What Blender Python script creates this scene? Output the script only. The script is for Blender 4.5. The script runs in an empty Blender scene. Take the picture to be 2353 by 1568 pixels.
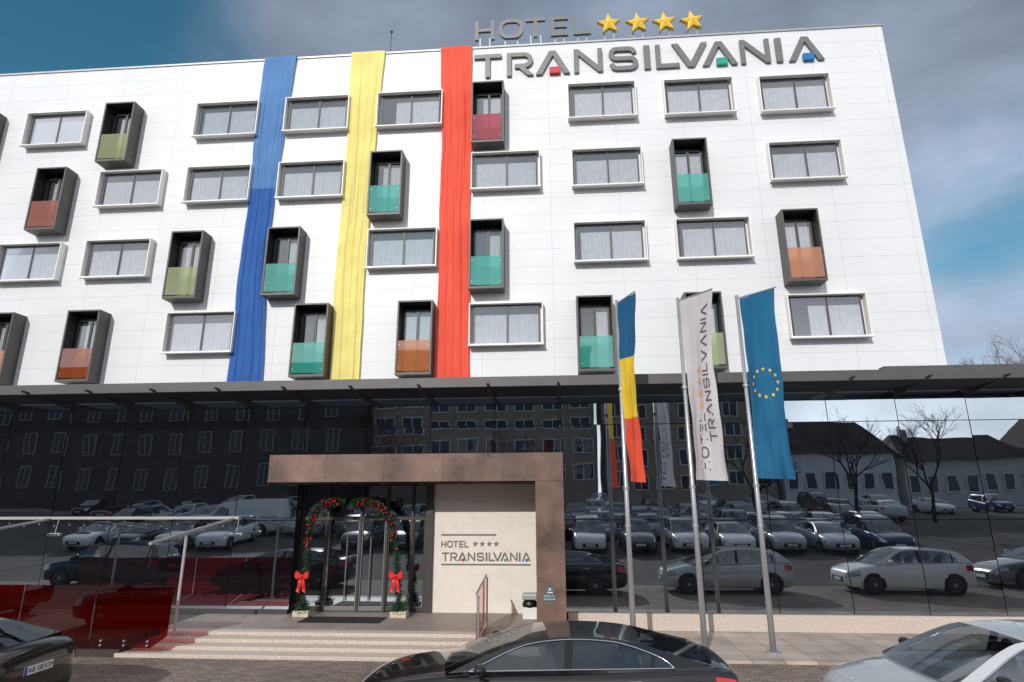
import bpy, bmesh, math, random
from mathutils import Vector, Matrix
random.seed(7)
S = bpy.context.scene
C = S.collection
PI = math.pi
R = math.radians
V3 = Vector

# ------------------------------------------------------------------ camera geometry
F = 1380.0; CX, CY = 1176.5, 784.0
CAM = V3((0, 0, 3.1))
up = V3((-20, -5200, F)).normalized()
xr = V3((19600, -443, -F)).normalized()
xr = (xr - up * xr.dot(up)).normalized()
fw = up.cross(xr)
def ray(x, y):
    d = V3((x - CX, y - CY, F))
    return V3((d.dot(xr), d.dot(fw), d.dot(up)))
def at(x, y, Y):
    d = ray(x, y); return CAM + d * ((Y - CAM.y) / d.y)
cam = bpy.data.cameras.new('camera'); cam.sensor_width = 36; cam.lens = F / 2353 * 36; cam.clip_end = 2000
co = bpy.data.objects.new('camera', cam); C.objects.link(co)
co.matrix_world = Matrix(((xr.x, -xr.y, -xr.z, CAM.x), (fw.x, -fw.y, -fw.z, CAM.y), (up.x, -up.y, -up.z, CAM.z), (0, 0, 0, 1)))
S.camera = co
YW, YG, YD = 18.5, 16.1, 16.5        # upper wall, podium glass, door wall
ZL = .33                             # landing height

# ------------------------------------------------------------------ materials
def lin(c):
    return tuple(((v / 255) / 12.92 if v / 255 <= .04045 else ((v / 255 + .055) / 1.055) ** 2.4) for v in c)
MATS = {}
def newmat(n):
    m = bpy.data.materials.new(n); m.use_nodes = True; MATS[n] = m
    return m, m.node_tree.nodes, m.node_tree.links, m.node_tree.nodes['Principled BSDF']
def M(n, col, rough=.5, metal=0, var=.12, vs=2.0, bump=0, bs=30, coat=0, spec=.5, detail=5):
    m, N, L, P = newmat(n); c = lin(col)
    tc = N.new('ShaderNodeTexCoord'); no = N.new('ShaderNodeTexNoise'); no.inputs['Scale'].default_value = vs; no.inputs['Detail'].default_value = detail
    L.new(tc.outputs['Object'], no.inputs['Vector'])
    mr = N.new('ShaderNodeMapRange'); mr.inputs['From Min'].default_value = .3; mr.inputs['From Max'].default_value = .7; L.new(no.outputs['Fac'], mr.inputs['Value'])
    mx = N.new('ShaderNodeMix'); mx.data_type = 'RGBA'
    mx.inputs['A'].default_value = tuple(v * (1 - var) for v in c) + (1,)
    mx.inputs['B'].default_value = tuple(min(1, v * (1 + var)) for v in c) + (1,)
    L.new(mr.outputs['Result'], mx.inputs['Factor']); L.new(mx.outputs['Result'], P.inputs['Base Color'])
    P.inputs['Roughness'].default_value = rough; P.inputs['Metallic'].default_value = metal
    P.inputs['Coat Weight'].default_value = coat; P.inputs['Coat Roughness'].default_value = .03
    P.inputs['Specular IOR Level'].default_value = spec
    if bump:
        n2 = N.new('ShaderNodeTexNoise'); n2.inputs['Scale'].default_value = bs; n2.inputs['Detail'].default_value = 4
        L.new(tc.outputs['Object'], n2.inputs['Vector'])
        b = N.new('ShaderNodeBump'); b.inputs['Strength'].default_value = bump; b.inputs['Distance'].default_value = .02
        L.new(n2.outputs['Fac'], b.inputs['Height']); L.new(b.outputs['Normal'], P.inputs['Normal'])
    return m
def brick(n, c1, c2, mortar, bw, rh, ms, plane='xz', rough=.6, var=.25, vs=.7, offset=.5, bump=.3):
    m, N, L, P = newmat(n)
    tc = N.new('ShaderNodeTexCoord'); sp = N.new('ShaderNodeSeparateXYZ'); cb = N.new('ShaderNodeCombineXYZ')
    L.new(tc.outputs['Object'], sp.inputs[0]); L.new(sp.outputs['X'], cb.inputs['X']); L.new(sp.outputs['Z' if plane == 'xz' else 'Y'], cb.inputs['Y'])
    b = N.new('ShaderNodeTexBrick'); L.new(cb.outputs[0], b.inputs['Vector'])
    b.offset = offset
    b.inputs['Color1'].default_value = lin(c1) + (1,); b.inputs['Color2'].default_value = lin(c2) + (1,); b.inputs['Mortar'].default_value = lin(mortar) + (1,)
    b.inputs['Scale'].default_value = 1; b.inputs['Brick Width'].default_value = bw; b.inputs['Row Height'].default_value = rh; b.inputs['Mortar Size'].default_value = ms
    b.inputs['Mortar Smooth'].default_value = .1
    no = N.new('ShaderNodeTexNoise'); no.inputs['Scale'].default_value = vs; no.inputs['Detail'].default_value = 8; L.new(tc.outputs['Object'], no.inputs['Vector'])
    mr = N.new('ShaderNodeMapRange'); mr.inputs['From Min'].default_value = .25; mr.inputs['From Max'].default_value = .75; mr.inputs['To Min'].default_value = 1 - var; mr.inputs['To Max'].default_value = 1 + var; L.new(no.outputs['Fac'], mr.inputs['Value'])
    mx = N.new('ShaderNodeMix'); mx.data_type = 'RGBA'; mx.blend_type = 'MULTIPLY'; mx.inputs['Factor'].default_value = 1
    L.new(b.outputs['Color'], mx.inputs['A']); L.new(mr.outputs['Result'], mx.inputs['B']); L.new(mx.outputs['Result'], P.inputs['Base Color'])
    P.inputs['Roughness'].default_value = rough
    if bump:
        iv = N.new('ShaderNodeMath'); iv.operation = 'SUBTRACT'; iv.inputs[0].default_value = 1; L.new(b.outputs['Fac'], iv.inputs[1])
        bp = N.new('ShaderNodeBump'); bp.inputs['Strength'].default_value = bump; bp.inputs['Distance'].default_value = .01; L.new(iv.outputs[0], bp.inputs['Height']); L.new(bp.outputs['Normal'], P.inputs['Normal'])
    return m
def glassmix(n, tint, gl=.2, diff=0, dcol=None, rough=0.0, wobble=0):
    """pane: transparent tint + mirror layer (+ diffuse body colour)"""
    m, N, L, P = newmat(n); N.remove(P); out = N['Material Output']
    tr = N.new('ShaderNodeBsdfTransparent'); tr.inputs[0].default_value = tuple(tint) + (1,)
    gs = N.new('ShaderNodeBsdfGlossy'); gs.inputs['Color'].default_value = (.95, .97, 1, 1); gs.inputs['Roughness'].default_value = rough
    base = tr
    if diff:
        df = N.new('ShaderNodeBsdfDiffuse'); df.inputs[0].default_value = tuple(dcol) + (1,)
        tl = N.new('ShaderNodeBsdfTranslucent'); tl.inputs[0].default_value = tuple(dcol) + (1,)
        a = N.new('ShaderNodeMixShader'); a.inputs[0].default_value = .2; L.new(df.outputs[0], a.inputs[1]); L.new(tl.outputs[0], a.inputs[2])
        b = N.new('ShaderNodeMixShader'); b.inputs[0].default_value = diff; L.new(tr.outputs[0], b.inputs[1]); L.new(a.outputs[0], b.inputs[2]); base = b
    fr = N.new('ShaderNodeLayerWeight'); fr.inputs['Blend'].default_value = .25
    mr = N.new('ShaderNodeMapRange'); mr.inputs['To Min'].default_value = gl; mr.inputs['To Max'].default_value = min(1, gl + .5); L.new(fr.outputs['Fresnel'], mr.inputs['Value'])
    mx = N.new('ShaderNodeMixShader'); L.new(mr.outputs['Result'], mx.inputs[0]); L.new(base.outputs[0], mx.inputs[1]); L.new(gs.outputs[0], mx.inputs[2])
    L.new(mx.outputs[0], out.inputs['Surface'])
    return m
def darkglass(n, refl=.4, base=(.006, .007, .010)):
    m, N, L, P = newmat(n); out = N['Material Output']
    P.inputs['Base Color'].default_value = base + (1,); P.inputs['Roughness'].default_value = .4; P.inputs['Specular IOR Level'].default_value = 0
    gs = N.new('ShaderNodeBsdfGlossy'); gs.inputs['Color'].default_value = (.84, .92, 1, 1); gs.inputs['Roughness'].default_value = 0
    tc = N.new('ShaderNodeTexCoord'); no = N.new('ShaderNodeTexNoise'); no.inputs['Scale'].default_value = .8; no.inputs['Detail'].default_value = 1
    L.new(tc.outputs['Object'], no.inputs['Vector'])
    bp = N.new('ShaderNodeBump'); bp.inputs['Strength'].default_value = .14; bp.inputs['Distance'].default_value = .02; L.new(no.outputs['Fac'], bp.inputs['Height']); L.new(bp.outputs['Normal'], gs.inputs['Normal'])
    mx = N.new('ShaderNodeMixShader'); mx.inputs[0].default_value = refl; L.new(P.outputs[0], mx.inputs[1]); L.new(gs.outputs[0], mx.inputs[2]); L.new(mx.outputs[0], out.inputs['Surface'])
    return m
def fabric(n, col, trans=.25, var=.1):
    m = M(n, col, .75, 0, var, 1.3, .15, 60); N = m.node_tree.nodes; L = m.node_tree.links; P = N['Principled BSDF']; P.inputs['Specular IOR Level'].default_value = .2
    tl = N.new('ShaderNodeBsdfTranslucent'); tl.inputs[0].default_value = lin(col) + (1,)
    mx = N.new('ShaderNodeMixShader'); mx.inputs[0].default_value = trans; L.new(P.outputs[0], mx.inputs[1]); L.new(tl.outputs[0], mx.inputs[2]); L.new(mx.outputs[0], N['Material Output'].inputs['Surface'])
    return m

white_panel = brick('white_panel', (222, 222, 225), (220, 221, 224), (184, 186, 191), 2.3, .62, .006, 'xz', .45, .045, .5, 0, .05)
white_metal = M('pale_frame_metal', (236, 235, 231), .45, .0, .03)
reveal_grey = M('sash_grey', (78, 75, 73), .5, .1, .1)
box_grey = M('balcony_grey_metal', (88, 85, 82), .5, .2, .1)
box_shade = M('balcony_shade_lining', (36, 35, 34), .6, 0, .1)  # shadow inside the balcony boxes, put into a darker colour
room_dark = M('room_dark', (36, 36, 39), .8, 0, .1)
curtain_m = M('curtain', (188, 188, 192), .9, 0, .10, 6)
win_glass = glassmix('window_glass', (.92, .94, .96), .20)
dark_glass = darkglass('facade_glass', .45)
door_glass = darkglass('door_glass', .30)
mull = M('mullion_grey', (66, 63, 62), .45, .3, .1)
leaf_m = M('door_leaf_metal', (116, 113, 110), .5, .2, .08)
joint_m = M('glass_joint', (12, 12, 13), .6, 0, .1)
fascia_m = M('fascia_grey', (90, 88, 88), .5, .2, .08)
louvre_m = M('louvre_metal', (52, 58, 68), .35, .5, .08)
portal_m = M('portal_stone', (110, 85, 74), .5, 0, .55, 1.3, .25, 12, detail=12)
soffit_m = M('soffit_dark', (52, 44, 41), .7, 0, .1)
cream_m = brick('cream_stone', (222, 213, 203), (220, 210, 200), (204, 193, 182), 1.25, .62, .003, 'xz', .6, .06, 3, 0, .1)
granite_m = M('granite', (194, 180, 169), .6, 0, .20, 26, .15, 60, detail=8)
deck_m = M('deck_stone', (58, 52, 50), .6, 0, .2, 6)
landing_m = brick('landing_tile', (146, 133, 124), (138, 126, 118), (110, 101, 96), .6, .6, .006, 'xy', .5, .16, 2, 0)
paver_m = brick('block_paving', (148, 131, 120), (118, 105, 97), (78, 70, 65), .22, .11, .008, 'xy', .8, .35, .45)
lot_m = brick('car_park_setts', (84, 76, 71), (62, 56, 53), (40, 36, 34), .22, .11, .009, 'xy', .85, .45, .35)
slab_m = brick('pavement_slab', (186, 172, 160), (160, 148, 138), (116, 107, 100), .62, .62, .008, 'xy', .75, .28, 1.2, 0)
sign_grey = M('sign_letter_grey', (116, 115, 113), .4, .2, .06)
gold_m = M('star_gold', (246, 202, 72), .4, .1, .06)
red_m = M('block_red', (196, 32, 46), .4); teal_m = M('block_teal', (24, 160, 140), .4); blue_m = M('block_blue', (20, 112, 166), .4)
blue_f = fabric('banner_blue', (102, 146, 200), .2); blue_f2 = fabric('banner_dark_blue', (62, 108, 180), .2); yel_f = fabric('banner_yellow', (255, 238, 150), .2); red_f = fabric('banner_red', (255, 102, 82), .2)
fl_blue = fabric('flag_blue', (44, 104, 144)); fl_yel = fabric('flag_yellow', (250, 206, 64)); fl_red = fabric('flag_red', (238, 92, 66)); fl_white = fabric('flag_white', (216, 211, 214)); fl_eu = fabric('flag_eu_blue', (44, 112, 152))
star_f = fabric('flag_star', (244, 214, 96), .1); star_o = fabric('flag_star_orange', (232, 180, 118), .1); ink = fabric('flag_ink', (104, 98, 102), .1)
pole_m = M('pole_aluminium', (184, 186, 190), .35, .6, .06)
steel = M('galvanised_steel', (168, 170, 172), .45, .5, .08)
awn_m = M('awning_white_metal', (176, 174, 172), .4, .1, .05)
redglass = glassmix('red_glass', (.34, .010, .006), .10, .08, lin((126, 12, 6)))
orangeglass = glassmix('orange_red_glass', (.85, .25, .17), .12, .3, lin((196, 92, 74)))
BAL = {'t': glassmix('teal_glass', (.3, .78, .7), .10, .5, lin((84, 202, 184))), 'o': glassmix('orange_glass', (.74, .36, .17), .10, .5, lin((232, 148, 92))),
       'g': glassmix('olive_glass', (.62, .68, .36), .10, .42, lin((186, 198, 124))), 'r': glassmix('crimson_glass', (.55, .08, .14), .10, .5, lin((200, 52, 70))), 'k': glassmix('rust_glass', (.62, .24, .1), .10, .42, lin((206, 108, 62)))}
green_m = M('fir_green', (34, 68, 40), .7, 0, .6, 9); bow_m = M('bow_red', (206, 20, 24), .55, 0, .1); bauble_m = M('bauble_red', (168, 14, 26), .15, .2, .1, coat=.6)
crate_m = M('crate_wood', (196, 184, 166), .7, 0, .2, 9)
rubber = M('rubber', (24, 24, 25), .8, 0, .2); bag_m = M('bin_bag', (14, 14, 15), .35, 0, .2, 12, .6, 14); plaque_m = M('plaque_blue', (92, 118, 132), .4, .2, .06); white_p = M('white_plastic', (222, 222, 220), .5, 0, .04)
bark = M('bark', (70, 57, 53), .85, 0, .3, 8); twig_m = M('twig_reddish', (104, 78, 76), .85, 0, .25, 8); bark2 = M('dark_bark', (40, 34, 30), .9, 0, .3, 8)
def paint(n, c, metal=.5): return M(n, c, .28, metal, .03, .6, coat=1)
PAINT = {'black': paint('paint_black', (14, 14, 17), .2), 'silver': paint('paint_silver', (200, 203, 206), .3), 'white': paint('paint_white', (234, 234, 232), 0), 'grey': paint('paint_grey', (112, 116, 120), .3),
         'blue': paint('paint_blue', (34, 56, 96), .3), 'dark red': paint('paint_dark_red', (94, 24, 28), .3)}
car_glass = glassmix('car_glass', (.52, .56, .58), .13)
chrome = M('chrome', (214, 216, 220), .12, 1, .02); trim_b = M('black_trim', (14, 14, 15), .35, 0, .1); cabin = M('cabin_dark', (40, 39, 38), .85, 0, .15)
lamp_red = M('tail_lamp_red', (200, 14, 18), .12, 0, .1, coat=1); lamp_clear = M('headlamp_clear', (196, 202, 208), .08, .5, .05, coat=1); plate_w = M('plate_white', (222, 224, 226), .4, 0, .03); plate_blue = M('plate_band_blue', (24, 66, 170), .4); ink_black = M('ink_black', (16, 16, 18), .5)
b_beige = M('render_beige', (168, 148, 128), .8, 0, .15, .8); b_brown = M('render_brown', (74, 65, 60), .8, 0, .3, .3); b_cream = M('render_cream', (222, 214, 202), .8, 0, .12, .8); b_white = M('render_white', (232, 232, 230), .8, 0, .1, .8)
tile_m = M('roof_tile', (60, 48, 43), .8, 0, .3, 4); bwin = darkglass('far_window_glass', .07)

# ------------------------------------------------------------------ mesh helpers
ORG = {}
class MB:
    def __init__(s): s.v = []; s.f = []; s.m = []; s.cur = 0
    def face(s, pts):
        i = len(s.v); s.v += [V3(p) for p in pts]; s.f.append(tuple(range(i, i + len(pts)))); s.m.append(s.cur)
    def box(s, x0, x1, y0, y1, z0, z1):
        i = len(s.v); s.v += [V3((x, y, z)) for x in (x0, x1) for y in (y0, y1) for z in (z0, z1)]
        for f in ((0, 1, 3, 2), (4, 6, 7, 5), (0, 4, 5, 1), (2, 3, 7, 6), (0, 2, 6, 4), (1, 5, 7, 3)): s.f.append(tuple(i + k for k in f)); s.m.append(s.cur)
        return s
    def prism(s, a, b):
        n = len(a); i = len(s.v); s.v += [V3(p) for p in a] + [V3(p) for p in b]
        s.f.append(tuple(range(i, i + n))); s.f.append(tuple(range(i + 2 * n - 1, i + n - 1, -1))); s.m += [s.cur] * 2
        for k in range(n):
            j = (k + 1) % n; s.f.append((i + k, i + n + k, i + n + j, i + j)); s.m.append(s.cur)
        return s
    def tube(s, path, r, n=8, cap=True):
        P = [V3(p) for p in path]; k0 = len(s.v); q = len(P)
        for i, p in enumerate(P):
            t = (P[min(i + 1, q - 1)] - P[max(i - 1, 0)]).normalized()
            a = t.cross(V3((0, 0, 1)) if abs(t.z) < .9 else V3((1, 0, 0))).normalized(); b = t.cross(a)
            rr = r[i] if isinstance(r, (list, tuple)) else r
            for k in range(n):
                th = 2 * PI * k / n; s.v.append(p + a * (math.cos(th) * rr) + b * (math.sin(th) * rr))
        for i in range(q - 1):
            for k in range(n):
                j = (k + 1) % n; s.f.append((k0 + i * n + k, k0 + i * n + j, k0 + (i + 1) * n + j, k0 + (i + 1) * n + k)); s.m.append(s.cur)
        if cap:
            s.f.append(tuple(k0 + k for k in range(n))[::-1]); s.f.append(tuple(k0 + (q - 1) * n + k for k in range(n))); s.m += [s.cur] * 2
        return s
    def ball(s, c, r, seg=12, rings=8, sc=(1, 1, 1)):
        c = V3(c); k0 = len(s.v)
        for i in range(rings + 1):
            ph = PI * i / rings
            for k in range(seg):
                th = 2 * PI * k / seg
                s.v.append(c + V3((math.sin(ph) * math.cos(th) * sc[0], math.sin(ph) * math.sin(th) * sc[1], math.cos(ph) * sc[2])) * r)
        for i in range(rings):
            for k in range(seg):
                j = (k + 1) % seg; s.f.append((k0 + i * seg + k, k0 + (i + 1) * seg + k, k0 + (i + 1) * seg + j, k0 + i * seg + j)); s.m.append(s.cur)
        return s
    def grid(s, rows):
        k0 = len(s.v); n = len(rows[0])
        for r_ in rows: s.v += [V3(p) for p in r_]
        for i in range(len(rows) - 1):
            for k in range(n - 1):
                a = k0 + i * n + k; s.f.append((a, a + 1, a + n + 1, a + n)); s.m.append(s.cur)
        return s
    def mesh(s, name, mats, org=V3((0, 0, 0)), smooth=False, fix=True):
        me = bpy.data.meshes.new(name); me.from_pydata([tuple(p - org) for p in s.v], [], s.f)
        if not isinstance(mats, (list, tuple)): mats = [mats]
        for m in mats: me.materials.append(m)
        for p, mi in zip(me.polygons, s.m): p.material_index = mi
        if fix:
            bm = bmesh.new(); bm.from_mesh(me); bmesh.ops.remove_doubles(bm, verts=bm.verts, dist=1e-5) if smooth else None
            bmesh.ops.recalc_face_normals(bm, faces=bm.faces); bm.to_mesh(me); bm.free()
        if smooth: me.polygons.foreach_set('use_smooth', [True] * len(me.polygons))
        me.update(); return me
    def build(s, name, mats, parent=None, smooth=False, bevel=0, fix=True):
        if parent is None:
            lo = [min(p[i] for p in s.v) for i in range(3)]; hi = [max(p[i] for p in s.v) for i in range(3)]
            org = V3(((lo[0] + hi[0]) / 2, (lo[1] + hi[1]) / 2, lo[2]))
        else: org = ORG[parent.name]
        o = bpy.data.objects.new(name, s.mesh(name, mats, org, smooth, fix)); C.objects.link(o)
        if parent is None: o.location = org
        else: o.parent = parent
        ORG[o.name] = org
        if bevel:
            b = o.modifiers.new('bevel', 'BEVEL'); b.width = bevel; b.segments = 2; b.limit_method = 'ANGLE'
        return o
def tag(o, label, cat, group=None):
    o['label'] = label; o['category'] = cat
    if group: o['group'] = group
    return o
def thing(name, label, cat, loc, group=None):
    o = bpy.data.objects.new(name, None); C.objects.link(o); o.location = loc; o.empty_display_size = .3; ORG[o.name] = V3(loc)
    return tag(o, label, cat, group)
def struct(o): o['kind'] = 'structure'; return o
def inst(name, me, parent, loc=(0, 0, 0), rot=None):
    o = bpy.data.objects.new(name, me); C.objects.link(o); o.parent = parent; o.location = loc
    if rot: o.rotation_euler = rot
    ORG[o.name] = ORG.get(parent.name, V3()) + V3(loc); return o

# ------------------------------------------------------------------ lettering
def stroke(P, t, closed=False):
    P = [V3((p[0], p[1], 0)) for p in P]; n = len(P); L_, R_ = [], []
    for i in range(n):
        if closed: a, b = P[i - 1], P[(i + 1) % n]
        else: a, b = P[max(i - 1, 0)], P[min(i + 1, n - 1)]
        d1 = (P[i] - a).normalized() if (P[i] - a).length > 1e-6 else (b - P[i]).normalized()
        d2 = (b - P[i]).normalized() if (b - P[i]).length > 1e-6 else d1
        nn = V3((-(d1 + d2).y, (d1 + d2).x, 0)).normalized(); k = t / 2 / max(.5, nn.dot(V3((-d1.y, d1.x, 0))))
        L_.append((P[i].x + nn.x * k, P[i].y + nn.y * k)); R_.append((P[i].x - nn.x * k, P[i].y - nn.y * k))
    return [[L_[i], L_[(i + 1) % n], R_[(i + 1) % n], R_[i]] for i in range(n if closed else n - 1)]
def arc(cx, cy, r, a0, a1, n=7): return [(cx + r * math.cos(R(a0 + (a1 - a0) * i / n)), cy + r * math.sin(R(a0 + (a1 - a0) * i / n))) for i in range(n + 1)]
def glyph(ch):
    t = .17; a = t / 2
    rect = lambda x0, y0, x1, y1: [(x0, y0), (x1, y0), (x1, y1), (x0, y1)]
    if ch == 'H': return .95, [[rect(0, 0, t, 1)], [rect(.95 - t, 0, .95, 1)], [rect(t, .42, .95 - t, .58)]]
    if ch == 'T': return 1.0, [[rect(0, 1 - t, 1, 1)], [rect(.5 - a, 0, .5 + a, 1 - t)]]
    if ch == 'E': return .82, [[rect(0, 0, t, 1)], [rect(t, 0, .82, t)], [rect(t, .42, .76, .58)], [rect(t, 1 - t, .82, 1)]]
    if ch == 'L': return .84, [[rect(0, 0, t, 1)], [rect(t, 0, .84, t)]]
    if ch == 'I': return t, [[rect(0, 0, t, 1)]]
    if ch == 'O':
        w = 1.2; r = .36
        return w, [stroke(arc(w - a - r, 1 - a - r, r, 0, 90, 5) + arc(a + r, 1 - a - r, r, 90, 180, 5) + arc(a + r, a + r, r, 180, 270, 5) + arc(w - a - r, a + r, r, 270, 360, 5), t, True)]
    if ch == 'R': return 1.0, [stroke([(a, 0), (a, 1 - a), (.66, 1 - a)] + arc(.66, .665, .25, 90, -90) + [(.3, .415)], t), [[(.46, .33), (.7, .33), (1.02, 0), (.78, 0)]]]
    if ch == 'S': return 1.08, [stroke([(.96, .72), (.9, .86), (.78, .915), (.29, .915)] + arc(.29, .71, .205, 90, 270) + [(.79, .495)] + arc(.79, .29, .205, 90, -90) + [(.28, .085), (.16, .14), (.10, .29)], t)]
    if ch == 'A': return 1.3, [[[(0, 0), (.53, 1), (.65, 1), (.65, .8), (.23, 0)]], [[(.65, .8), (.65, 1), (.77, 1), (1.3, 0), (1.07, 0)]]]
    if ch == 'V': return 1.3, [[[(0, 1), (.53, 0), (.65, 0), (.65, .2), (.23, 1)]], [[(.65, .2), (.65, 0), (.77, 0), (1.3, 1), (1.07, 1)]]]
    if ch == 'N': return 1.08, [[rect(0, 0, t, .77), [(0, .77), (t, .77), (t, 1), (0, 1)]], [[(t, 1), (t, .74), (1.08 - t, 0), (1.08 - t, .26)]], [rect(1.08 - t, 0, 1.08, 1)]]
def letter_mesh(mb, ch, mapf, d0, d1):
    for g in glyph(ch)[1]:
        for p in g: mb.prism([mapf(x, y, d1) for x, y in p], [mapf(x, y, d0) for x, y in p])
def star2(r, q=.40, rot=90): return [((r if i % 2 == 0 else r * q) * math.cos(R(rot + 36 * i)), (r if i % 2 == 0 else r * q) * math.sin(R(rot + 36 * i))) for i in range(10)]
def text_mesh(txt, size, mat):
    cu = bpy.data.curves.new('t', 'FONT'); cu.body = txt; cu.size = size; cu.align_x = 'CENTER'; cu.align_y = 'CENTER'
    o = bpy.data.objects.new('t', cu); C.objects.link(o); bpy.context.view_layer.update()
    me = bpy.data.meshes.new_from_object(o.evaluated_get(bpy.context.evaluated_depsgraph_get())); bpy.data.objects.remove(o); me.materials.clear(); me.materials.append(mat)
    return me

# ------------------------------------------------------------------ ground
def gz(y): return 0 if y >= 6 else min(2.2, .055 * (6 - y))
mb = MB(); ys = [400, 60, 20, 12, 8, 6] + [6 - 4 * i for i in range(1, 12)] + [-60, -400]
mb.grid([[(x, y, gz(y)) for x in (-400, -60, -20, 0, 20, 60, 400)] for y in ys]); struct(mb.build('ground', paver_m))
mb = MB(); ys = [7.4, 6] + [6 - 4 * i for i in range(1, 10)] + [-40]
mb.grid([[(x, y, gz(y) + .005) for x in (-70, -20, 0, 20, 90)] for y in ys]); struct(mb.build('car_park', lot_m))
sx0 = at(1105, 1500, 13).x
mb = MB().box(sx0 + .02, 40, 13.2, YG - .1, .0, .06); struct(mb.build('pavement', slab_m, bevel=.01))

# ------------------------------------------------------------------ hotel
hotel = thing('hotel_building', 'white panelled four storey hotel block above a dark glass ground floor', 'building', (0, YW, 0))
XR = (at(2027, 68, YW).x + at(2175, 833, YW).x) / 2
ZT = (at(400, 147, YW).z + at(1176, 109, YW).z + at(1800, 79, YW).z) / 3
XL = -26
mb = MB().box(XL, XR, YW, YW + 14, 5.3, ZT); mb.build('wall', white_panel, hotel)
mb = MB().box(XL - .03, XR + .04, YW - .04, YW + 14, ZT + .001, ZT + .07); mb.build('parapet_cap', steel, hotel)
DW, DT = .25, .52
WL = at(1248, 742, YW - DW).x - at(1077, 742, YW - DW).x
HL = at(1162, 693, YW - DW).z - at(1162, 789, YW - DW).z
WT = at(1412, 764, YW - DT).x - at(1327, 764, YW - DT).x
HT = at(1369, 676, YW - DT).z - at(1369, 850, YW - DT).z
def board_frame(mb, w, h, t, d0, d1, tb=None):
    tb = tb or t
    mb.box(-w / 2, -w / 2 + t, d0, d1, -h / 2, h / 2); mb.box(w / 2 - t, w / 2, d0, d1, -h / 2, h / 2)
    mb.box(-w / 2 + t, w / 2 - t, d0, d1, h / 2 - t, h / 2); mb.box(-w / 2 + t, w / 2 - t, d0, d1, -h / 2, -h / 2 + tb)
def curtain(x0, x1, z0, z1, y):
    n = int((x1 - x0) / .022); mb = MB()
    top = []; bot = []
    for i in range(n + 1):
        x = x0 + (x1 - x0) * i / n; dy = .012 * math.sin(x * 46 + 1.5 * math.sin(x * 7)) + .006 * math.sin(x * 97)
        top.append((x, y + dy * .6, z1)); bot.append((x, y + dy, z0))
    return mb.grid([top, bot])
mb = MB(); board_frame(mb, WL, HL, .032, -DW, 0, .032); mb.box(-WL / 2 - .015, WL / 2 + .015, -DW - .05, -DW + .06, -HL / 2 - .04, -HL / 2 - .003)
me_wframe = mb.mesh('window', white_metal)
iw, ih = WL - .064, HL - .064
mb = MB(); board_frame(mb, iw * .93, ih - .01, .042, -.09, -.002); mb.box(.02, .07, -.09, -.002, -ih / 2 + .047, ih / 2 - .047)
me_wsash = mb.mesh('window_sash', reveal_grey)
q_ = iw * .465 - .042
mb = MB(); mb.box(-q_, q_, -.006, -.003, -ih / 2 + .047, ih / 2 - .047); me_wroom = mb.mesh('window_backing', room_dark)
mb = MB(); mb.face([(-q_, -.075, -ih / 2 + .047), (q_, -.075, -ih / 2 + .047), (q_, -.075, ih / 2 - .047), (-q_, -.075, ih / 2 - .047)]); me_wpane = mb.mesh('window_pane', win_glass)
me_wcurt = [curtain(a, b, -ih / 2 + .05, ih / 2 - .06 - ih * k, -.030).mesh('curtain', curtain_m, smooth=True) for a, b, k in ((-q_, q_, .20), (-q_ + .1, q_, .16), (-q_ * .5, q_, .18))]
tt = .05
mb = MB(); board_frame(mb, WT, HT, tt, -DT, 0, .08); me_bframe = mb.mesh('balcony', box_grey)
bw, bh = WT - 2 * tt, HT - tt - .08
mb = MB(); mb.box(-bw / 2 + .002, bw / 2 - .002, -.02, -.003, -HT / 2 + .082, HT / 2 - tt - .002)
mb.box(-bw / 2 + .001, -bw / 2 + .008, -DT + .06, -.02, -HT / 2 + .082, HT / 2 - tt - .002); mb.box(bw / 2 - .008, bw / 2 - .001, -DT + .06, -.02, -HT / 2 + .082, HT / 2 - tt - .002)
mb.box(-bw / 2 + .01, bw / 2 - .01, -DT + .06, -.02, HT / 2 - tt - .012, HT / 2 - tt - .002); me_blin = mb.mesh('balcony_shade_lining', box_shade)  # thin added sheets carrying the painted interior shade
mb = MB(); zb, zt = -HT / 2 + .1, HT / 2 - tt - .22
for x0, x1 in ((-bw / 2 + .03, -bw / 2 + .09), (-.03, .05), (bw / 2 - .09, bw / 2 - .03)): mb.box(x0, x1, -.1, -.02, zb, zt)
mb.box(-bw / 2 + .09, bw / 2 - .09, -.1, -.02, zt, zt + .07); me_bsash = mb.mesh('balcony_door_sash', reveal_grey)
mb = MB(); mb.face([(-bw / 2 + .09, -.08, zb), (bw / 2 - .09, -.08, zb), (bw / 2 - .09, -.08, zt), (-bw / 2 + .09, -.08, zt)]); me_bpane = mb.mesh('balcony_door_pane', win_glass)
me_bcurt = [curtain(a, b, zb + .01, zt - .14, -.045).mesh('curtain', curtain_m, smooth=True) for a, b in ((.06, bw / 2 - .095), (-bw / 2 + .095, bw / 2 - .095), (-.2, bw / 2 - .095))]
me_bal = {}
for k, m in BAL.items():
    mb = MB(); mb.face([(-bw / 2 + .012, -DT + .02, -HT / 2 + .12), (bw / 2 - .012, -DT + .02, -HT / 2 + .12), (bw / 2 - .012, -DT + .02, -HT / 2 + .12 + bh * .43), (-bw / 2 + .012, -DT + .02, -HT / 2 + .12 + bh * .43)]); me_bal[k] = mb.mesh('balustrade_glass', m)
mb = MB()
for sx in (-1, 1):
    for z in (-HT / 2 + .25, -HT / 2 + bh * .42): mb.tube([(sx * (bw / 2 - .06), -DT + .01, z), (sx * (bw / 2 - .06), -DT + .05, z)], .014, 8)
me_bfix = mb.mesh('balustrade_fixing', steel)
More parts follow.
